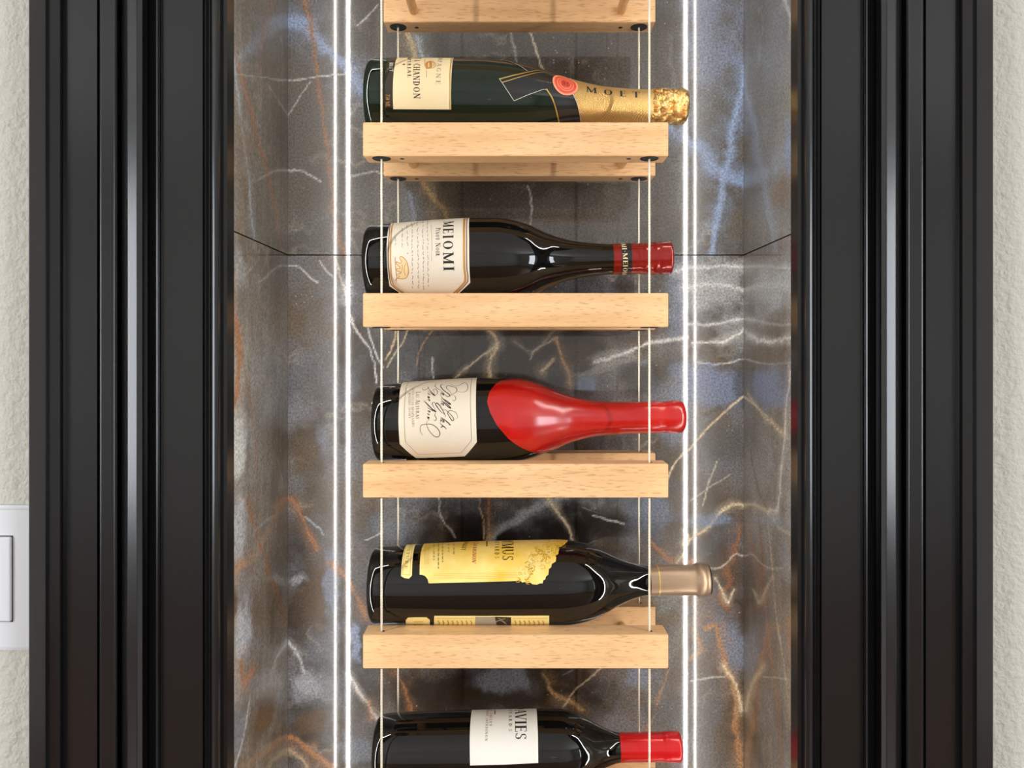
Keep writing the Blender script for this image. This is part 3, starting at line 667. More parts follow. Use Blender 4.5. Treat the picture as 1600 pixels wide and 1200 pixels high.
def glyph_polys(ch):
    w, ss = GLY[ch]; out = []
    for s in ss:
        if s[0] == 'L':
            _, x0, y0, x1, y1, t = s; out.append([(x0 - t/2, y0), (x0 + t/2, y0), (x1 + t/2, y1), (x1 - t/2, y1)])
        elif s[0] == 'H':
            _, x0, x1, y, t = s; out.append([(x0, y - t/2), (x1, y - t/2), (x1, y + t/2), (x0, y + t/2)])
        else:
            _, cx, cy, rx, ry, a0, a1, wm, wn = s; n_ = max(6, int(abs(a1 - a0) / 18)); prev = None
            for i in range(n_ + 1):
                a = math.radians(a0 + (a1 - a0) * i / n_)
                t = wn + (wm - wn) * abs(math.cos(a)) ** 1.6
                ca, sa = math.cos(a), math.sin(a)
                cur = ((cx + (rx) * ca, cy + (ry) * sa), (cx + max(rx - t, .005) * ca, cy + max(ry - t * .75, .005) * sa))
                if prev: out.append([prev[0], cur[0], cur[1], prev[1]])
                prev = cur
    return w, out
def text_polys(s, spacing=0.0):
    x, polys, starts = 0.0, [], []
    for i, ch in enumerate(s):
        sc = 1.0
        if ch.islower(): ch = ch.upper(); sc = .76
        w, ps = glyph_polys(ch); starts.append(x)
        polys += [[(x + q[0] * sc, q[1] * sc) for q in pl] for pl in ps]
        x += w * sc + spacing
    starts.append(x - spacing)
    return polys, starts

# ------------------------------------------------------------------ bottles
DA = (YF + BD + YB) / 2; MM = DA / F
class Bottle:
    def __init__(s, name, label, base_px, ax600, ax1050, prof, rb, glass, lift=0.0):
        X0 = (base_px - U) * (.61e-3); s.tilt = math.atan2(-(ax1050 - ax600), 450.0)
        xpx0 = U + X0 / MM
        s.X0 = X0; s.Z0 = EYE - (ax600 + (ax1050 - ax600) * (xpx0 - 600) / 450 - V) * MM + lift
        s.root = empty(name, (X0, DA, s.Z0)); s.root.rotation_euler = (0, -s.tilt, 0)
        tag(s.root, label, 'bottle', 'wine bottles lying on the rack')
        pr = [(.0, rb - 6.5), (1.2, rb - 3.2), (3.5, rb - 1.2), (8, rb)]
        pr += [((q - U) * MM * 1000 - X0 * 1000, r) for q, r in prof]
        s.kx = np.array([q[0] for q in pr]) / 1000; s.kr = np.array([q[1] for q in pr]) / 1000
        s.L = s.kx[-1]
        # monotone-ish cubic sampling
        d = np.gradient(s.kr, s.kx); dx = np.diff(s.kx); sl = np.diff(s.kr) / dx
        for i in range(1, len(d) - 1):
            d[i] = 0 if sl[i-1] * sl[i] <= 0 else 2 * sl[i-1] * sl[i] / (sl[i-1] + sl[i])
        d[0], d[-1] = sl[0], sl[-1]
        s.kd = d; s.parts = {}
        s.glass = s.lathe('glass_body', np.concatenate([np.linspace(0, .009, 10), np.linspace(.012, s.L, 110)]), glass, punt=True)
    def r(s, x):
        x = min(max(x, 0), s.L); i = min(max(int(np.searchsorted(s.kx, x) - 1), 0), len(s.kx) - 2)
        h = s.kx[i+1] - s.kx[i]; t = (x - s.kx[i]) / h
        return float((2*t**3 - 3*t*t + 1) * s.kr[i] + (t**3 - 2*t*t + t) * h * s.kd[i] + (-2*t**3 + 3*t*t) * s.kr[i+1] + (t**3 - t*t) * h * s.kd[i+1])
    def P(s, x, phi, off=0.0):
        rr = s.r(x) + off
        return Vector((x, -rr * math.cos(phi), rr * math.sin(phi)))
    def lathe(s, name, xs, m, parent=None, off=0.0, punt=False, radii=None, start=None, nphi=72, cap=True, rim=False):
        verts, faces = [], []
        for j, x in enumerate(xs):
            for i in range(nphi):
                ph = -math.pi + 2 * math.pi * i / nphi
                xx = x if start is None else start(ph) + (xs[-1] - start(ph)) * (x - xs[0]) / (xs[-1] - xs[0])
                rr = (s.r(xx) if radii is None else radii[j]) + off
                verts.append((xx, -rr * math.cos(ph), rr * math.sin(ph)))
        n_ = nphi
        for j in range(len(xs) - 1):
            for i in range(n_):
                a, b_ = j * n_ + i, j * n_ + (i + 1) % n_
                faces.append((a, a + n_, b_ + n_, b_))
        if cap:
            k = len(verts); verts.append((xs[-1], 0, 0)); o0 = (len(xs) - 1) * n_
            for i in range(n_): faces.append((o0 + i, k, o0 + (i + 1) % n_))
        if punt:
            k = len(verts); verts.append((.022, 0, 0))
            for i in range(n_): faces.append((i, (i + 1) % n_, k))
        o = mesh_obj(name, verts, faces, m, parent or s.root, True)
        o.data.set_sharp_from_angle(angle=math.radians(55))
        return o
    def loc(s, px, py):
        """where the sight line through this position of the photograph meets the bottle: (x, phi)"""
        if py == 'a': raise ValueError
        ct, st = math.cos(s.tilt), math.sin(s.tilt)
        dX, dZ = (px - U) / F, -(py - V) / F
        best, prev = None, None
        def ev(t):
            X, Y, Z = dX * t - s.X0, t - DA, EYE + dZ * t - s.Z0
            x = X * ct + Z * st; z = -X * st + Z * ct
            return x, Y, z, math.hypot(Y, z) - s.r(x)
        t = DA - .06
        while t < DA + .03:
            x, y, z, g = ev(t)
            if best is None or g < best[0]: best = (g, x, y, z)
            if g <= 0:
                lo, hi = t - .0005, t
                for _ in range(18):
                    md = (lo + hi) / 2
                    if ev(md)[3] <= 0: hi = md
                    else: lo = md
                best = (0, *ev(hi)[:3]); break
            t += .0005
        _, x, y, z = best
        return x, math.atan2(z, -y)
    def at(s, q):
        if len(q) == 3:                       # (px, 'a', degrees): beyond the visible edge
            ph = math.radians(q[2]); x = (q[0] - U) * MM - s.X0
            for _ in range(3):
                x = ((q[0] - U) * (DA - s.r(x)) / F) - s.X0
            return x, ph
        return s.loc(*q)
    def wrap(s, name, polys, m, parent, off, R0=None, step=.0022):
        """polys in (x, phi) wrapped on the bottle, cut fine enough to follow its curve"""
        bm = bmesh.new(); R0 = R0 or .042
        for pl in polys:
            vs = [bm.verts.new((q[0], q[1] * R0, 0)) for q in pl]
            try: bm.faces.new(vs)
            except ValueError: pass
        if not bm.verts: bm.free(); return None
        for ax in (1, 0):
            lo, hi = min(v_.co[ax] for v_ in bm.verts), max(v_.co[ax] for v_ in bm.verts)
            st_ = step if ax == 1 else .006
            k = math.floor(lo / st_) + 1
            while k * st_ < hi:
                no = (0, 1, 0) if ax == 1 else (1, 0, 0)
                bmesh.ops.bisect_plane(bm, geom=bm.verts[:] + bm.edges[:] + bm.faces[:], plane_co=tuple(k * st_ * c for c in no), plane_no=no)
                k += 1
        for v_ in bm.verts: v_.co = s.P(v_.co.x, v_.co.y / R0, off)
        for f in bm.faces:
            c = f.calc_center_median(); f.normal_update()
            if f.normal.dot(Vector((0, c.y, c.z))) < 0: f.normal_flip()
        return bm_obj(name, bm, m, parent)
    def poly_px(s, name, pts, m, parent, off): 
        return s.wrap(name, [[s.at(q) for q in pts]], m, parent, off)
    def ribbons(s, name, strokes, m, parent, off):
        if len(strokes) <= 2 or (len(strokes) <= 5 and name != 'crest'):      # lines one can tell apart are parts of their own
            return [s._ribbons(name, [q], m, parent, off) for q in strokes][0]
        return s._ribbons(name, strokes, m, parent, off)
    def _ribbons(s, name, strokes, m, parent, off):
        """strokes: (points, width mm[, taper]) traced on the surface"""
        verts, faces = [], []
        for st in strokes:
            pts, w = st[0], st[1] / 1000; k = st[2] if len(st) > 2 else 5
            taper = st[3] if len(st) > 3 else False
            q = [s.at(p_) for p_ in pts]
            if k > 1: q = [tuple(c) for c in catmull(q, k)]
            fine = [q[0]]
            for (a0, f0), (a1, f1) in zip(q[:-1], q[1:]):
                nn = max(1, int(math.ceil(max(abs(f1 - f0) * .042 / .0015, abs(a1 - a0) / .003))))
                fine += [(a0 + (a1 - a0) * t_ / nn, f0 + (f1 - f0) * t_ / nn) for t_ in range(1, nn + 1)]
            q = fine
            P3 = [s.P(a, b_, off) for a, b_ in q]; base = len(verts); n_ = len(P3)
            for i, c in enumerate(P3):
                t = (P3[min(i+1, n_-1)] - P3[max(i-1, 0)])
                nr_ = Vector((0, c.y, c.z)); sd = nr_.cross(t)
                sd = sd.normalized() if sd.length > 1e-12 else Vector((1, 0, 0))
                ww = w / 2 * ((.3 + .9 * math.sin(math.pi * i / (n_ - 1))) if taper else 1)
                verts += [c + sd * ww, c - sd * ww]
            for i in range(n_ - 1): faces.append((base + 2*i, base + 2*i + 2, base + 2*i + 3, base + 2*i + 1))
        return mesh_obj(name, verts, faces, m, parent)
    def text(s, name, string, x_px, y_a, y_b, h, m, parent, off, i0=0, spacing=.0, mode='down', b_px=None, italic=0.0, i1=None):
        """'down': letters climb towards the neck and read round the bottle; 'along': they read along it"""
        polys, starts = text_polys(string, spacing)
        g0, g1 = starts[i0], starts[-1 if i1 is None else i1]; h = h / 1000
        if mode == 'down':
            xa, pa = s.at((x_px, y_a) if not isinstance(y_a, tuple) else (x_px, 'a', y_a[0])); xb, pb = s.loc(b_px or x_px, y_b)
            def mp(q):
                f = (q[0] + italic * q[1] - g0) / (g1 - g0); return (xa + (xb - xa) * f + q[1] * h, pa + (pb - pa) * f)
        else:
            xa, pa = s.loc(x_px, y_a); xb, pb = s.loc(b_px, y_b)
            def mp(q):
                f = (q[0] - g0) / (g1 - g0); x = xa + (xb - xa) * f
                return (x, pa + (pb - pa) * f + q[1] * h / s.r(x))
        return s.wrap(name, [[mp(q) for q in pl] for pl in polys], m, parent, off)

O1, O2, O3, O4 = .00018, .00030, .00040, .00050

# --- champagne
b1 = Bottle('champagne_bottle', 'green champagne bottle with gold foil neck, cream label and red round seal', 565, 161.0, 166.2,
            [(640, 42.7), (700, 43), (748, 42.9), (780, 41.6), (820, 38.0), (862, 30.6), (906, 22.4), (952, 17.4), (1012, 15.6), (1020, 15.6)], 42.0, M['green_glass'])
lb = b1.poly_px('front_label', [(614.5, 'a', 112), (705, 'a', 112), (705, 171), (614.5, 170.5)], M['cream'], b1.root, O1)
b1.ribbons('gold_edge', [([(703.6, 'a', 105), (703.5, 'a', 80), (703.5, 110), (703, 140), (703, 170.5)], 1.0)], M['gold'], lb, O2)
b1.text('lettering', 'MOET & CHANDON', 646.5, 99.5, 154.8, 6.3, M['ink'], lb, O2, i0=7, spacing=.06)
b1.text('lettering', 'IMPERIAL', 637, 93, 121.5, 3.4, M['ink'], lb, O2, i0=2, spacing=.16)
b1.text('lettering', 'CHAMPAGNE', 684, 95, 132, 4.4, M['pale_ink'], lb, O2, i0=4, spacing=.28, b_px=681)
def star(cx, cy, R, n_=5):
    x, ph = cx, cy
    return [(x + (R if i % 2 == 0 else R * .42) * math.cos(math.pi * i / n_) / 1000, ph + (R if i % 2 == 0 else R * .42) * math.sin(math.pi * i / n_) / 1000 / .042) for i in range(2 * n_)]
b1.wrap('star', [star(*b1.loc(631, 101), 1.9)], M['ink'], lb, O2)
b1.ribbons('crest', [([(667, 98), (673, 96), (673, 106), (667, 107), (667, 98)], 2.6, 1), ([(675, 97), (680, 99), (680, 104), (675, 107)], .8), ([(664, 92), (664, 104)], .5), ([(676, 95), (678, 100), (676, 104)], .6)], M['gold_ink'], lb, O2)
b1.ribbons('small_print', [([(666, 110), (666.5, 116), (666.5, 121)], .5)], M['pale_ink'], lb, O2)
st = b1.poly_px('back_strip', [(601.5, 'a', 112), (614.3, 'a', 112), (614.3, 168), (601.5, 169)], M['strip'], b1.root, O1)
b1.text('lettering', 'BRUT', 608.6, 98, 112.5, 3.6, M['white_paper'], st, O2, spacing=.05)
b1.text('lettering', '750 ML', 602.5, 147, 167, 4.2, M['gold_ink'], st, O2, spacing=.0)
b1.ribbons('small_print', [([(603.0 + 3.1 * i, 112), (603.0 + 3.1 * i, 128), (603.2 + 3.1 * i, 144)], .9) for i in range(3)], M['photo_dark'], st, O2)
# black sash round the shoulder
bnd = [b1.loc(*q) for q in ((853, 139), (862, 152), (868, 168), (872, 184))]
bp_, bx_ = [q[1] for q in bnd][::-1], [q[0] for q in bnd][::-1]
sash_start = lambda ph: float(np.interp(ph, [-math.pi] + bp_ + [1.3, 1.75, math.pi], [bx_[0] - .002] + bx_ + [bx_[-1] - .006, bx_[-1] - .012, bx_[0] - .002]))
x_gold = (905 - U) * MM - b1.X0
sash = b1.lathe('shoulder_sash', np.linspace(bx_[0], x_gold + .004, 14), M['sash'], off=O1, start=sash_start, cap=False)
b1.poly_px('sash_tail', [(780.2, 123.6), (800, 118.6), (825, 113.5), (845, 111.5), (858, 112.5), (866, 128), (853, 139), (836, 144.3), (803, 157.6)], M['sash'], sash, O2)
b1.poly_px('sash_tail', [(779, 'a', 88), (790, 95.5), (810, 103), (824.5, 111.5), (850, 111), (846, 'a', 84), (815, 'a', 88)], M['sash'], sash, O2)
b1.ribbons('gold_edging', [([(780.8, 124), (800, 118.8), (825, 113.2), (856, 112)], 1.3), ([(784.5, 129.2), (802, 124), (826, 117.2), (850, 113.6)], .95),
                           ([(853.5, 139), (862, 152), (868, 168), (872, 184), (873.5, 191)], 1.25)], M['gold'], sash, O4)
b1.ribbons('silver_edging', [([(779.8, 123), (803.3, 157.8)], .55, 4), ([(803.3, 157.8), (836, 144.5), (849, 140), (853, 140.5)], .5), ([(781, 92.8), (791, 95.6), (810, 102.5), (824.5, 111.8)], .6)], M['silver'], sash, O4)
gold_b = [b1.loc(*q) for q in ((895.5, 147.5), (900, 156), (904, 167), (907.5, 182))]
gp, gx = [q[1] for q in gold_b][::-1], [q[0] for q in gold_b][::-1]
gold_start = lambda ph: float(np.interp(ph, [-math.pi] + gp + [1.2, math.pi], [gx[0]] + gx + [gx[-1] - .003, gx[0]]))
x_crown = (1018 - U) * MM - b1.X0
collar = b1.lathe('foil_collar', np.linspace(gx[0], x_crown, 30), M['gold_collar'], off=O2, start=gold_start, cap=False)
b1.ribbons('collar_edge', [([(894, 145), (899.5, 156), (903.3, 167), (906.5, 182), (907.3, 191)], .7)], M['silver'], collar, O4)
b1.text('lettering', 'MOET', 914.8, 143.2, 153.0, 7.2, M['ink'], collar, O3, mode='along', b_px=1000.5, spacing=.52)
# seal
cx, cp = b1.loc(883.5, 131.5)
ring = lambda R, n_=36: [(cx + R / 1000 * math.cos(2 * math.pi * i / n_), cp + R / 1000 * math.sin(2 * math.pi * i / n_) / b1.r(cx)) for i in range(n_)]
def annulus(R0, R1): 
    a, b_ = ring(R0), ring(R1); return [[a[i], b_[i], b_[(i+1) % 36], a[(i+1) % 36]] for i in range(36)]
seal = b1.wrap('round_seal', [ring(12.8)], M['seal'], b1.root, .00055, R0=.027)
b1.wrap('seal_rim', annulus(10.9, 12.8), M['seal_pale'], seal, .0007, R0=.027)
b1.wrap('seal_ring', annulus(7.6, 8.3) + annulus(5.4, 6.0), M['seal_pale'], seal, .0007, R0=.027)
b1.wrap('seal_emblem', [[(cx + (q[0]) / 1000, cp + q[1] / 1000 / b1.r(cx)) for q in pl] for pl in ([(-3, -3), (-2, -3), (-2, 3), (-3, 3)], [(-1, -3), (0, -3), (0, 3), (-1, 3)], [(1, -3), (3.4, -2), (3.4, -.8), (1, -1)], [(1, .5), (3, .5), (3, 2.4), (1, 2.4)])], M['seal_dark'], seal, .0007, R0=.027)
# crinkled cap
xs_c = np.linspace(x_crown - .001, (1080 - U) * (DA - .018) / F - b1.X0, 40)
def crown_r(x):
    t = (x - xs_c[0]) / (xs_c[-1] - xs_c[0])
    return float(np.interp(t, [0, .08, .25, .5, .8, .93, .98, 1], [.0158, .0173, .0177, .0174, .0177, .0168, .0148, .0124]))
verts, faces = [], []; NP = 56; rng = random.Random(9)
amp = [[rng.uniform(-1, 1) for _ in range(NP)] for _ in xs_c]
for j, x in enumerate(xs_c):
    for i in range(NP):
        ph = 2 * math.pi * i / NP
        rr = crown_r(x) + .0004 * math.cos(6 * ph + j * .12) + .0003 * math.cos(11 * ph - j * .4) + .00012 * amp[j][i]
        verts.append((x, -rr * math.cos(ph), rr * math.sin(ph)))
for j in range(len(xs_c) - 1):
    for i in range(NP): faces.append((j*NP+i, (j+1)*NP+i, (j+1)*NP+(i+1) % NP, j*NP+(i+1) % NP))
k = len(verts); verts.append((xs_c[-1], 0, 0))
for i in range(NP): faces.append(((len(xs_c)-1)*NP+i, k, (len(xs_c)-1)*NP+(i+1) % NP))
crown = mesh_obj('foil_cap', verts, faces, M['gold_crown'], b1.root)
sx_ = xs_c[22]
bmS = [(sx_ + (3.2 if i % 2 == 0 else 1.2) / 1000 * math.cos(math.pi * i / 5), math.radians(63) + (3.2 if i % 2 == 0 else 1.2) / 1000 * math.sin(math.pi * i / 5) / .0187) for i in range(10)]
mesh_obj('star', [(q[0], -.0186 * math.cos(q[1]), .0186 * math.sin(q[1])) for q in bmS], [tuple(range(10))], M['ink'], crown)

# --- bear-label pinot
b2 = Bottle('wine_bottle', 'dark wine bottle with bear label and dark red neck foil', 562, 413.0, 403.0,
            [(620, 40.6), (680, 42.8), (735, 43.9), (775, 43.6), (800, 41.4), (825, 36.6), (862, 25.6), (896, 19.2), (930, 16.3), (956, 15.2), (1040, 15.2)], 39.2, M['glass'])
def c4(x, y): return (590 + x / 8.8875, 330 + y / 8.8875)
lb = b2.poly_px('front_label', [(604, 'a', 108), (733.5, 'a', 108), c4(1275, 92), c4(1272, 400), c4(1275, 800), c4(1288, 990), c4(1150, 1120), (715, 461), (625, 461), c4(290, 1120), c4(165, 1040), c4(140, 850), c4(125, 600), c4(135, 350), c4(165, 200)], M['ivory'], b2.root, O1)
edge = [(606.5, 'a', 104), c4(190, 170), c4(160, 350), c4(150, 600), c4(160, 850), c4(190, 1020), c4(330, 1125), (630, 461)]
edge2 = [(730.5, 'a', 104), c4(1243, 110), c4(1237, 400), c4(1240, 800), c4(1252, 975), c4(1105, 1125), (712, 461)]
b2.ribbons('border_line', [(edge, .75, 2), (edge2, .75, 2)], M['maroon'], lb, O2)
sh = lambda pts, d: [(q[0] + d, *q[1:]) for q in pts]
b2.ribbons('border_band', [(sh(edge, 3.2), 1.4, 2), (sh(edge2, -4.0), 2.0, 2)], M['gold_ink'], lb, O2)
b2.text('lettering', 'MEIOMI', 693.5, 346.5, 423.8, 10.0, M['ink'], lb, O2, spacing=.12)
b2.text('lettering', 'Pinot Noir', 681.2, 356.6, 400.5, 4.7, M['ink'], lb, O2, spacing=.1)
rng = random.Random(5)
lines = []
for i, (x, y0, y1) in enumerate(((668, 345, 449), (660.5, 345, 448), (652.5, 347, 449), (643.5, 349, 450), (636.5, 353, 384), (628.5, 356, 384), (618, 370, 385))):
    y = y0
    while y < y1:
        n_ = rng.randint(3, 7); yy = y; pts = []
        for k in range(n_):
            pts.append((x + (y - y0) * .012 + rng.uniform(-1.5, 1.9) * (1 if k % 2 else -.7) * .7, yy)); yy += rng.uniform(.9, 1.5)
        if len(pts) > 2: lines.append((pts, .34, 2))
        y = yy + rng.uniform(.8, 1.8)
b2.ribbons('handwriting', lines, M['grey_ink'], lb, O2)
b2.ribbons('print_line', [([(674, 352), (674, 360), (674.2, 364)], .25), ([(674.3, 393), (674.5, 408)], .25)], M['pale_ink'], lb, O2)
b2.ribbons('small_print', [([(674 + .05 * k, 365 + 2.1 * k), (675 + .05 * k, 366 + 2.1 * k)], .5, 2) for k in range(13)], M['pale_ink'], lb, O2)
bear = [c4(x, y) for x, y in ((248, 960), (262, 930), (300, 935), (360, 938), (405, 915), (430, 850), (425, 790), (418, 740), (400, 690), (370, 655), (325, 625), (308, 650), (330, 690), (330, 720), (290, 715), (262, 700), (265, 735), (300, 765), (318, 790), (270, 800), (265, 825), (310, 840), (325, 860), (272, 872), (270, 895), (310, 905), (275, 925))]
em = b2.poly_px('bear_emblem', bear, M['gold_ink'], lb, O2)
em.data.materials[0] = mat('pale_gold_ink', (230, 202, 154), .5, .1)
b2.ribbons('emblem_line', [(bear + bear[:1], .6, 2), ([c4(242, 640), c4(250, 760), c4(262, 900), c4(268, 985)], .4), ([c4(395, 720), c4(370, 790), c4(375, 860), c4(390, 900)], .4), ([c4(340, 740), c4(345, 790), c4(330, 850)], .4), ([c4(412, 580), c4(420, 592), c4(430, 580)], .4)], M['gold_ink'], lb, O3)
def capsule(b, px0, px1, r_pts, m, name='neck_foil', end_d=.015):
    x0 = (px0 - U) * MM - b.X0; x1 = (px1 - U) * (DA - end_d) / F - b.X0
    xs_ = np.linspace(x0, x1, 46)
    rad = [float(np.interp((U + (x + b.X0) / MM), [q[0] for q in r_pts], [q[1] for q in r_pts])) / 1000 for x in xs_]
    rad[-1] *= .9
    return b.lathe(name, xs_, m, radii=rad), x0, x1
foil, x0, x1 = capsule(b2, 956.5, 1053.8, [(956, 15.5), (1003, 15.6), (1007, 16.2), (1010, 15.7), (1020, 15.9), (1023, 16.9), (1027, 16.2), (1031, 16.7), (1048, 16.7), (1052, 16.0), (1056, 14)], M['red_foil'])
xa, xb = (968.5 - U) * MM - b2.X0, (984.5 - U) * MM - b2.X0
band = b2.lathe('black_band', np.linspace(xa, xb, 4), M['sash'], foil, radii=[.0157] * 4, cap=False)
b2.text('lettering', 'MEIOMI.MEIOMI', 972.8, 395.5, 424, 4.6, M['cream'], band, .00075, i0=7, i1=11, spacing=.06)

# --- red wax pinot
b3 = Bottle('wine_bottle', 'dark wine bottle dipped in red wax with ivory script label', 576.5, 661.5, 651.3,
            [(625, 40.4), (690, 42.6), (745, 43.6), (775, 43.4), (800, 42.0), (827, 38.8), (862, 30.0), (896, 21.4), (934, 16.6), (990, 14.8), (1030, 14.8), (1048, 14.6)], 39.0, M['glass'])
def c6(x, y): return (610 + x / 8.273, 580 + y / 8.273)
lb = b3.poly_px('front_label', [(622.6, 'a', 104), (743.6, 'a', 104), c6(1116, 100), c6(1105, 400), c6(1110, 700), c6(1118, 915), c6(960, 1098), c6(650, 1112), c6(332, 1120), c6(122, 942), c6(104, 650), c6(112, 400), c6(130, 220)], M['ivory2'], b3.root, O1)
bord = [(633, 'a', 98), c6(212, 190), c6(184, 450), c6(182, 700), c6(195, 910)]
b3.ribbons('border_line', [(bord, .3, 3), ([c6(195, 910), c6(362, 1072)], .3, 4), ([c6(362, 1072), c6(640, 1062), c6(915, 1052)], .3, 3), ([c6(915, 1052), c6(1048, 890)], .3, 4), ([c6(1048, 890), c6(1040, 600), c6(1036, 300), (736, 'a', 98)], .3, 3)], M['grey_ink'], lb, O2)
S = lambda w, *pts: ([c6(*q) for q in pts], w * 1.35, 5, True)
b3.ribbons('script_lettering', [
    # B
    S(.55, (655, 250), (700, 300), (735, 330), (770, 320), (745, 290), (690, 250), (650, 200), (660, 175), (690, 180)), S(.35, (770, 320), (800, 300), (850, 270), (855, 225), (800, 200), (740, 190), (725, 220), (770, 265), (800, 315)),
    S(.3, (760, 150), (800, 185), (880, 190), (960, 150), (1000, 190), (990, 250), (930, 275), (860, 260)), S(.35, (590, 160), (580, 200), (620, 235), (660, 250)), S(.3, (810, 310), (840, 330), (842, 370), (815, 385), (805, 365)),
    # elle
    S(.5, (650, 265), (672, 300), (690, 312), (680, 290), (655, 290), (652, 320)), S(.6, (652, 320), (690, 370), (750, 420), (780, 430), (740, 395), (680, 360), (655, 360)), S(.6, (655, 360), (690, 410), (750, 465), (782, 480), (745, 440), (690, 400), (652, 395)), S(.5, (652, 395), (675, 435), (690, 440), (680, 418), (655, 425), (655, 450)),
    # G
    S(.4, (850, 620), (870, 590), (840, 530), (770, 510), (740, 540), (770, 600), (800, 640), (820, 620), (780, 560), (710, 500), (680, 510), (700, 560)), S(.6, (700, 560), (650, 520), (610, 470), (585, 430), (605, 415), (640, 450), (690, 530), (720, 590)),
    # los
    S(.6, (650, 590), (700, 630), (760, 680), (775, 695), (735, 655), (680, 615), (645, 605)), S(.55, (645, 620), (670, 650), (695, 655), (680, 630), (650, 635), (648, 660)), S(.55, (640, 670), (670, 700), (700, 720), (728, 750)), S(.5, (690, 715), (660, 720), (650, 730)),
    # Pinot
    S(.3, (415, 215), (425, 245), (465, 240), (495, 210), (480, 200)), S(.6, (480, 210), (520, 260), (560, 300), (575, 320), (530, 290), (480, 250)), S(.35, (560, 310), (600, 300), (610, 265), (580, 235), (555, 245), (575, 290)), S(.55, (480, 280), (500, 300), (520, 310)), S(.55, (478, 315), (510, 345), (482, 335), (510, 368)), S(.5, (480, 365), (505, 385), (510, 375), (485, 360)), S(.65, (430, 380), (470, 420), (520, 470), (545, 490)), S(.3, (455, 375), (465, 380)),
    # Noir with its flourish
    S(.65, (478, 470), (530, 500), (590, 525), (540, 490), (480, 440)), S(.35, (590, 525), (560, 460), (540, 420), (565, 405), (590, 440)), S(.55, (478, 510), (505, 530), (512, 520), (485, 505)), S(.55, (475, 545), (510, 570)), S(.55, (475, 580), (505, 605), (480, 600), (505, 630)),
    S(.35, (590, 525), (575, 570), (595, 610), (580, 640), (555, 625)), S(.4, (505, 630), (470, 655), (475, 710), (510, 780), (570, 840), (620, 845), (640, 800), (610, 740), (540, 690), (460, 685), (400, 700), (385, 750), (400, 800), (425, 825))], M['ink'], lb, O2)
b3.text('lettering', 'Las Alturas', 650.2, 612.5, 655, 4.2, M['grey_ink'], lb, O2, spacing=.05, b_px=650)
b3.text('lettering', 'SANTA LUCIA HIGHLANDS', 644, 607, 667, 2.4, M['pale_ink'], lb, O2, spacing=.05)
b3.text('lettering', 'MONTEREY COUNTY', 638.5, 614, 654, 2.2, M['pale_ink'], lb, O2, spacing=.05)
wb_ = [b3.loc(*q) for q in ((790, 593), (775, 599.5), (764.5, 613), (761, 628), (766, 645), (776, 664), (795, 686), (812, 698), (829, 705.5))]
wp, wx_ = [q[1] for q in wb_][::-1], [q[0] for q in wb_][::-1]
wax_start = lambda ph: float(np.interp(ph, [-math.pi, -2.0] + wp + [2.1, math.pi], [.185, .195] + wx_ + [.16, .185]))
xe = (1074 - U) * (DA - .014) / F - b3.X0
xs_w = np.concatenate([np.linspace(.12, xe - .006, 60), [xe - .004, xe - .002, xe - .0006, xe]])
verts, faces = [], []; NP = 96
for j, x in enumerate(xs_w):
    for i in range(NP):
        ph = -math.pi + 2 * math.pi * i / NP; s0 = wax_start(ph)
        xx = s0 + (xe - s0) * (x - xs_w[0]) / (xe - xs_w[0])
        lip = float(np.interp(xe - xx, [0, .0006, .002, .004, .010, .018, .024, .03], [.0115, .0135, .0152, .0163, .0166, .0160, .0150, .0]))
        th = .0011 * min(1, (j + .15) / 3)
        rr = max(b3.r(min(xx, b3.L - .02)) + th if xe - xx > .024 else 0, lip if xe - xx < .03 else 0)
        verts.append((xx, -rr * math.cos(ph), rr * math.sin(ph)))
for j in range(len(xs_w) - 1):
    for i in range(NP): faces.append((j*NP+i, (j+1)*NP+i, (j+1)*NP+(i+1) % NP, j*NP+(i+1) % NP))
k = len(verts); verts.append((xe, 0, 0))
for i in range(NP): faces.append(((len(xs_w)-1)*NP+i, k, (len(xs_w)-1)*NP+(i+1) % NP))
mesh_obj('wax_coat', verts, faces, M['wax'], b3.root, True)

# --- yellow label cabernet
b4 = Bottle('wine_bottle', 'dark wine bottle with ornate yellow label and taupe neck capsule', 569, 914.5, 906.6,
            [(625, 39.0), (690, 40.5), (760, 41.6), (870, 41.8), (895, 40.5), (915, 38), (937, 32.9), (960, 25.3), (985, 18.6), (1005, 15.0), (1014, 14.4), (1090, 14.4)], 37.8, M['glass'])
def c7(x, y): return (610 + x / 5.517, 835 + y / 5.517)
rng = random.Random(8)
flour = [c7(*q) for q in ((1090, 402), (1120, 400), (1138, 415), (1160, 410), (1180, 422), (1205, 415), (1225, 430), (1262, 434), (1290, 422), (1312, 422), (1318, 395), (1335, 388), (1340, 365), (1362, 345), (1366, 300), (1385, 285), (1392, 255), (1425, 235), (1430, 200), (1422, 185), (1448, 168), (1450, 140), (1440, 112), (1470, 108), (1500, 90), (1528, 62))]
lb = b4.poly_px('front_label', [(655.7, 'a', 112), (892, 'a', 112)] + [c7(1532, 50)] + flour[::-1] + [c7(700, 413), c7(330, 422), c7(322, 388), c7(300, 360), c7(275, 350), c7(252, 346), c7(254, 250), c7(262, 160)], M['yellow'], b4.root, O1)
b4.text('lettering', 'CAYMUS', 784.5, (82,), 876.3, 11.2, M['green_ink'], lb, O2, i0=3, spacing=.03)
b4.text('lettering', 'VINEYARDS', 773, (74,), 873.0, 4.4, M['green_ink'], lb, O2, i0=5, spacing=.5)
b4.text('lettering', 'Cabernet Sauvignon', 737.5, (80,), 879, 5.0, M['red_ink'], lb, O2, i0=11, spacing=-.06, italic=.35)
b4.text('lettering', 'NAPA VALLEY', 720.5, (82,), 860.5, 4.4, M['green_ink'], lb, O2, i0=7, spacing=.05)
pr_ = []
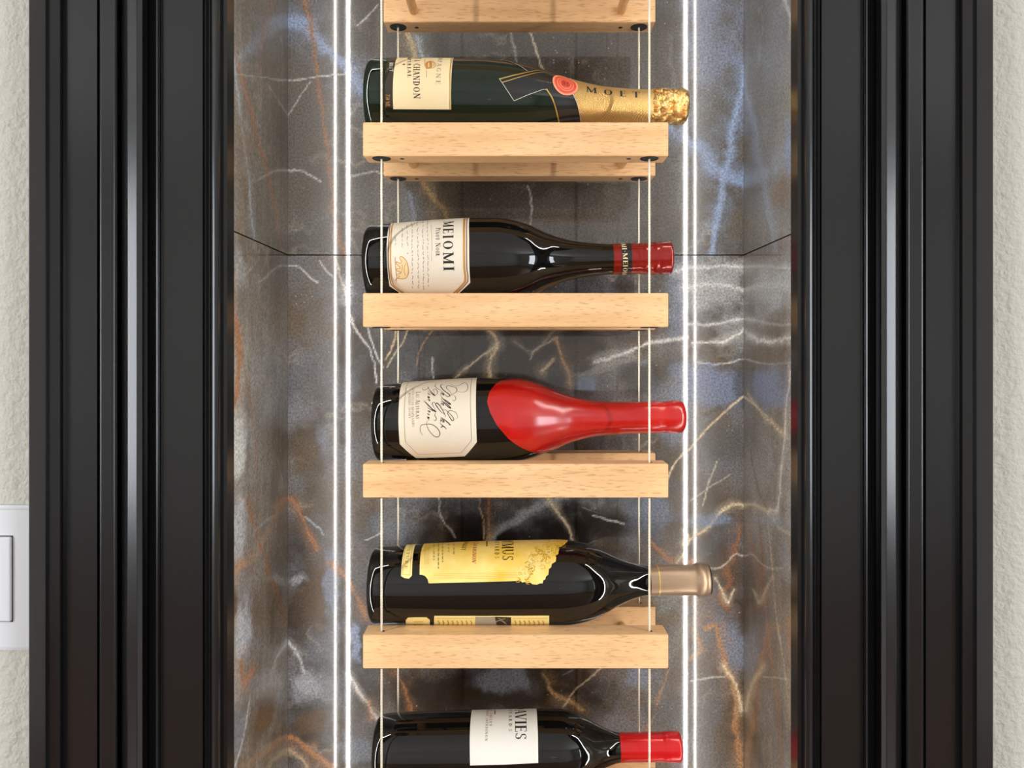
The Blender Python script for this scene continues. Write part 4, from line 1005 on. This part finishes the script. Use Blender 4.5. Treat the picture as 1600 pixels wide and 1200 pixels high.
for x, y1 in ((709, 866), (701, 864), (691.5, 879), (685, 887), (678, 876)):
    y = 850.0
    while y < y1:
        yy = y; pts = []
        for kk in range(rng.randint(3, 6)):
            pts.append((x + (1.1 if kk % 2 else -1.0), yy)); yy += 1.0
        pr_.append((pts, .42, 2)); y = yy + 1.1
for x in sorted({round(q[0][0][0]) for q in pr_}):
    b4._ribbons('small_print', [q for q in pr_ if round(q[0][0][0]) == x], M['green_ink'], lb, O2)
b4.ribbons('printed_mark', [([(760.5, 846), (760.8, 850), (760.8, 854)], 1.0, 2)], M['green_ink'], lb, O2)
b4.ribbons('ruled_lines', [([c7(370, 343 + 14 * i), c7(740, 336 + 14 * i), c7(1095, 330 + 14 * i)], .22) for i in range(4)] + [([c7(300 + 12 * i, 100), c7(295 + 12 * i, 180), c7(295 + 12 * i, 260)], .22) for i in range(4)], M['olive'], lb, O2)
gr = []
for _ in range(120):
    t = rng.random(); cx_, cy_ = 1440 - 290 * t + rng.uniform(-110, 70) * (1 - .4 * t), 70 + 310 * t + rng.uniform(-50, 40)
    a = rng.uniform(0, 6.28); q = rng.uniform(10, 22)
    gr.append(([c7(cx_ + q * math.cos(a + k * 1.1), cy_ + .8 * q * math.sin(a + k * 1.1)) for k in range(5)], rng.choice((.35, .5, .8)), 3))
b4.ribbons('vine_print', gr[:78], M['olive'], lb, O2)
b4.ribbons('vine_print', gr[78:], M['pale_yellow'], lb, O3)
ns = b4.poly_px('neck_strip_label', [(626.7, 'a', 108), (643.7, 'a', 108), c7(212, 100), c7(190, 230), c7(186, 355), c7(172, 370), c7(160, 382), c7(118, 376), c7(92, 360), c7(95, 280), c7(110, 170)], M['pale_yellow'], b4.root, O1)
b4.text('lettering', 'AGRICULTURE', 631.5, (84,), 890, 3.0, M['olive'], ns, O2, i0=5, spacing=.08)
b4.ribbons('border_line', [([c7(196, 95), c7(176, 220), c7(170, 345)], .3), ([c7(140, 95), c7(118, 190), c7(106, 345)], .3), ([c7(106, 345), c7(170, 345)], .3, 3)], M['olive'], ns, O2)
bl = b4.poly_px('back_label', [c7(378, 700), c7(700, 700), c7(1040, 700), c7(1368, 698), (858, 985), (678, 985)], M['pale_yellow'], b4.root, O1)
b4.poly_px('printed_picture', [c7(732, 708), c7(900, 708), (779, 985), (742.5, 985)], M['photo_grey'], bl, O2)
b4.poly_px('printed_picture', [c7(900, 708), c7(1040, 712), (798.5, 985), (779, 985)], M['photo_dark'], bl, O2)
b4.ribbons('printed_vine', [([c7(790, 745), c7(830, 722), c7(860, 726)], .5), ([c7(880, 770), c7(920, 745), c7(960, 740), c7(1000, 770)], 1.1), ([c7(930, 720), c7(960, 730), c7(990, 722)], .8)], M['photo_grey'], bl, O3)
b4.ribbons('small_print', [([c7(x, 740), c7(x + 12, 760), c7(x + 4, 785)], 1.0, 2) for x in list(range(410, 720, 40)) + list(range(1070, 1350, 40))], M['olive'], bl, O2)
b4.ribbons('print_line', [([c7(395, 722), c7(560, 722), c7(720, 722)], .5), ([c7(1055, 722), c7(1200, 722), c7(1350, 720)], .5)], M['olive'], bl, O2)
sl_ = b4.poly_px('small_back_label', [c7(132, 738), c7(152, 716), c7(230, 713), c7(312, 713), c7(340, 735), (672, 985), (635, 985)], M['pale_yellow'], b4.root, O1)
b4.ribbons('small_print', [([c7(200, 752), c7(240, 752), c7(282, 752)], 1.0, 2), ([c7(200, 772), c7(240, 772), c7(282, 772)], 1.4, 2)], M['olive'], sl_, O2)
cap4, x0, x1 = capsule(b4, 1014, 1113.5, [(1014, 14.9), (1080, 15.0), (1086, 15.2), (1089, 16.3), (1094, 16.7), (1099, 16.3), (1102, 15.4), (1112, 15.4), (1120, 14.8)], M['taupe'], 'neck_capsule')
b4.lathe('gold_line', [(1026.5 - U) * MM - b4.X0, (1028.5 - U) * MM - b4.X0], M['gold'], cap4, radii=[.01508] * 2, cap=False)
b4.lathe('capsule_end', [x1 - .0016, x1 + .0004], M['taupe_end'], cap4, radii=[.0151, .0144])

# --- white label cabernet
b5 = Bottle('wine_bottle', 'dark wine bottle with plain white label and bright red capsule, lowest in view', 576, 1173.0, 1166.6,
            [(620, 35.2), (690, 36.0), (760, 36.6), (840, 36.9), (877, 36.2), (900, 33.0), (918, 27.8), (932, 22.6), (949, 17.2), (962, 14.4), (975, 13.4), (1045, 13.4)], 34.2, M['glass'])
lb = b5.poly_px('front_label', [(734, 'a', 106), (841, 'a', 106), (840.5, 1150), (841, 1192), (790, 1194.5), (734.5, 1196), (734, 1150)], M['white_paper'], b5.root, O1)
b5.text('lettering', 'DAVIES', 805, 1109.5, 1156.5, 11.2, M['ink'], lb, O2, i0=1, spacing=.02)
b5.text('lettering', 'VINEYARDS', 795, 1113, 1143.2, 3.2, M['ink'], lb, O2, i0=4, spacing=.45)
b5.text('lettering', 'NAPA VALLEY', 765.5, 1110.5, 1135.5, 2.6, M['red_ink'], lb, O2, i0=3, spacing=.14, b_px=764.5)
b5.text('lettering', 'CABERNET SAUVIGNON', 760, 1111.5, 1158, 2.4, M['ink'], lb, O2, i0=4, spacing=.22, b_px=758)
b5.ribbons('small_print', [([(773, 1110), (773.2, 1113), (773.3, 1116.5)], 1.6, 2)], M['pale_ink'], lb, O2)
capsule(b5, 967, 1068, [(967, 13.8), (1036, 13.9), (1038.5, 14.6), (1041, 14.2), (1044, 14.6), (1060, 14.6), (1066, 14), (1070, 12.4)], M['bright_red'])
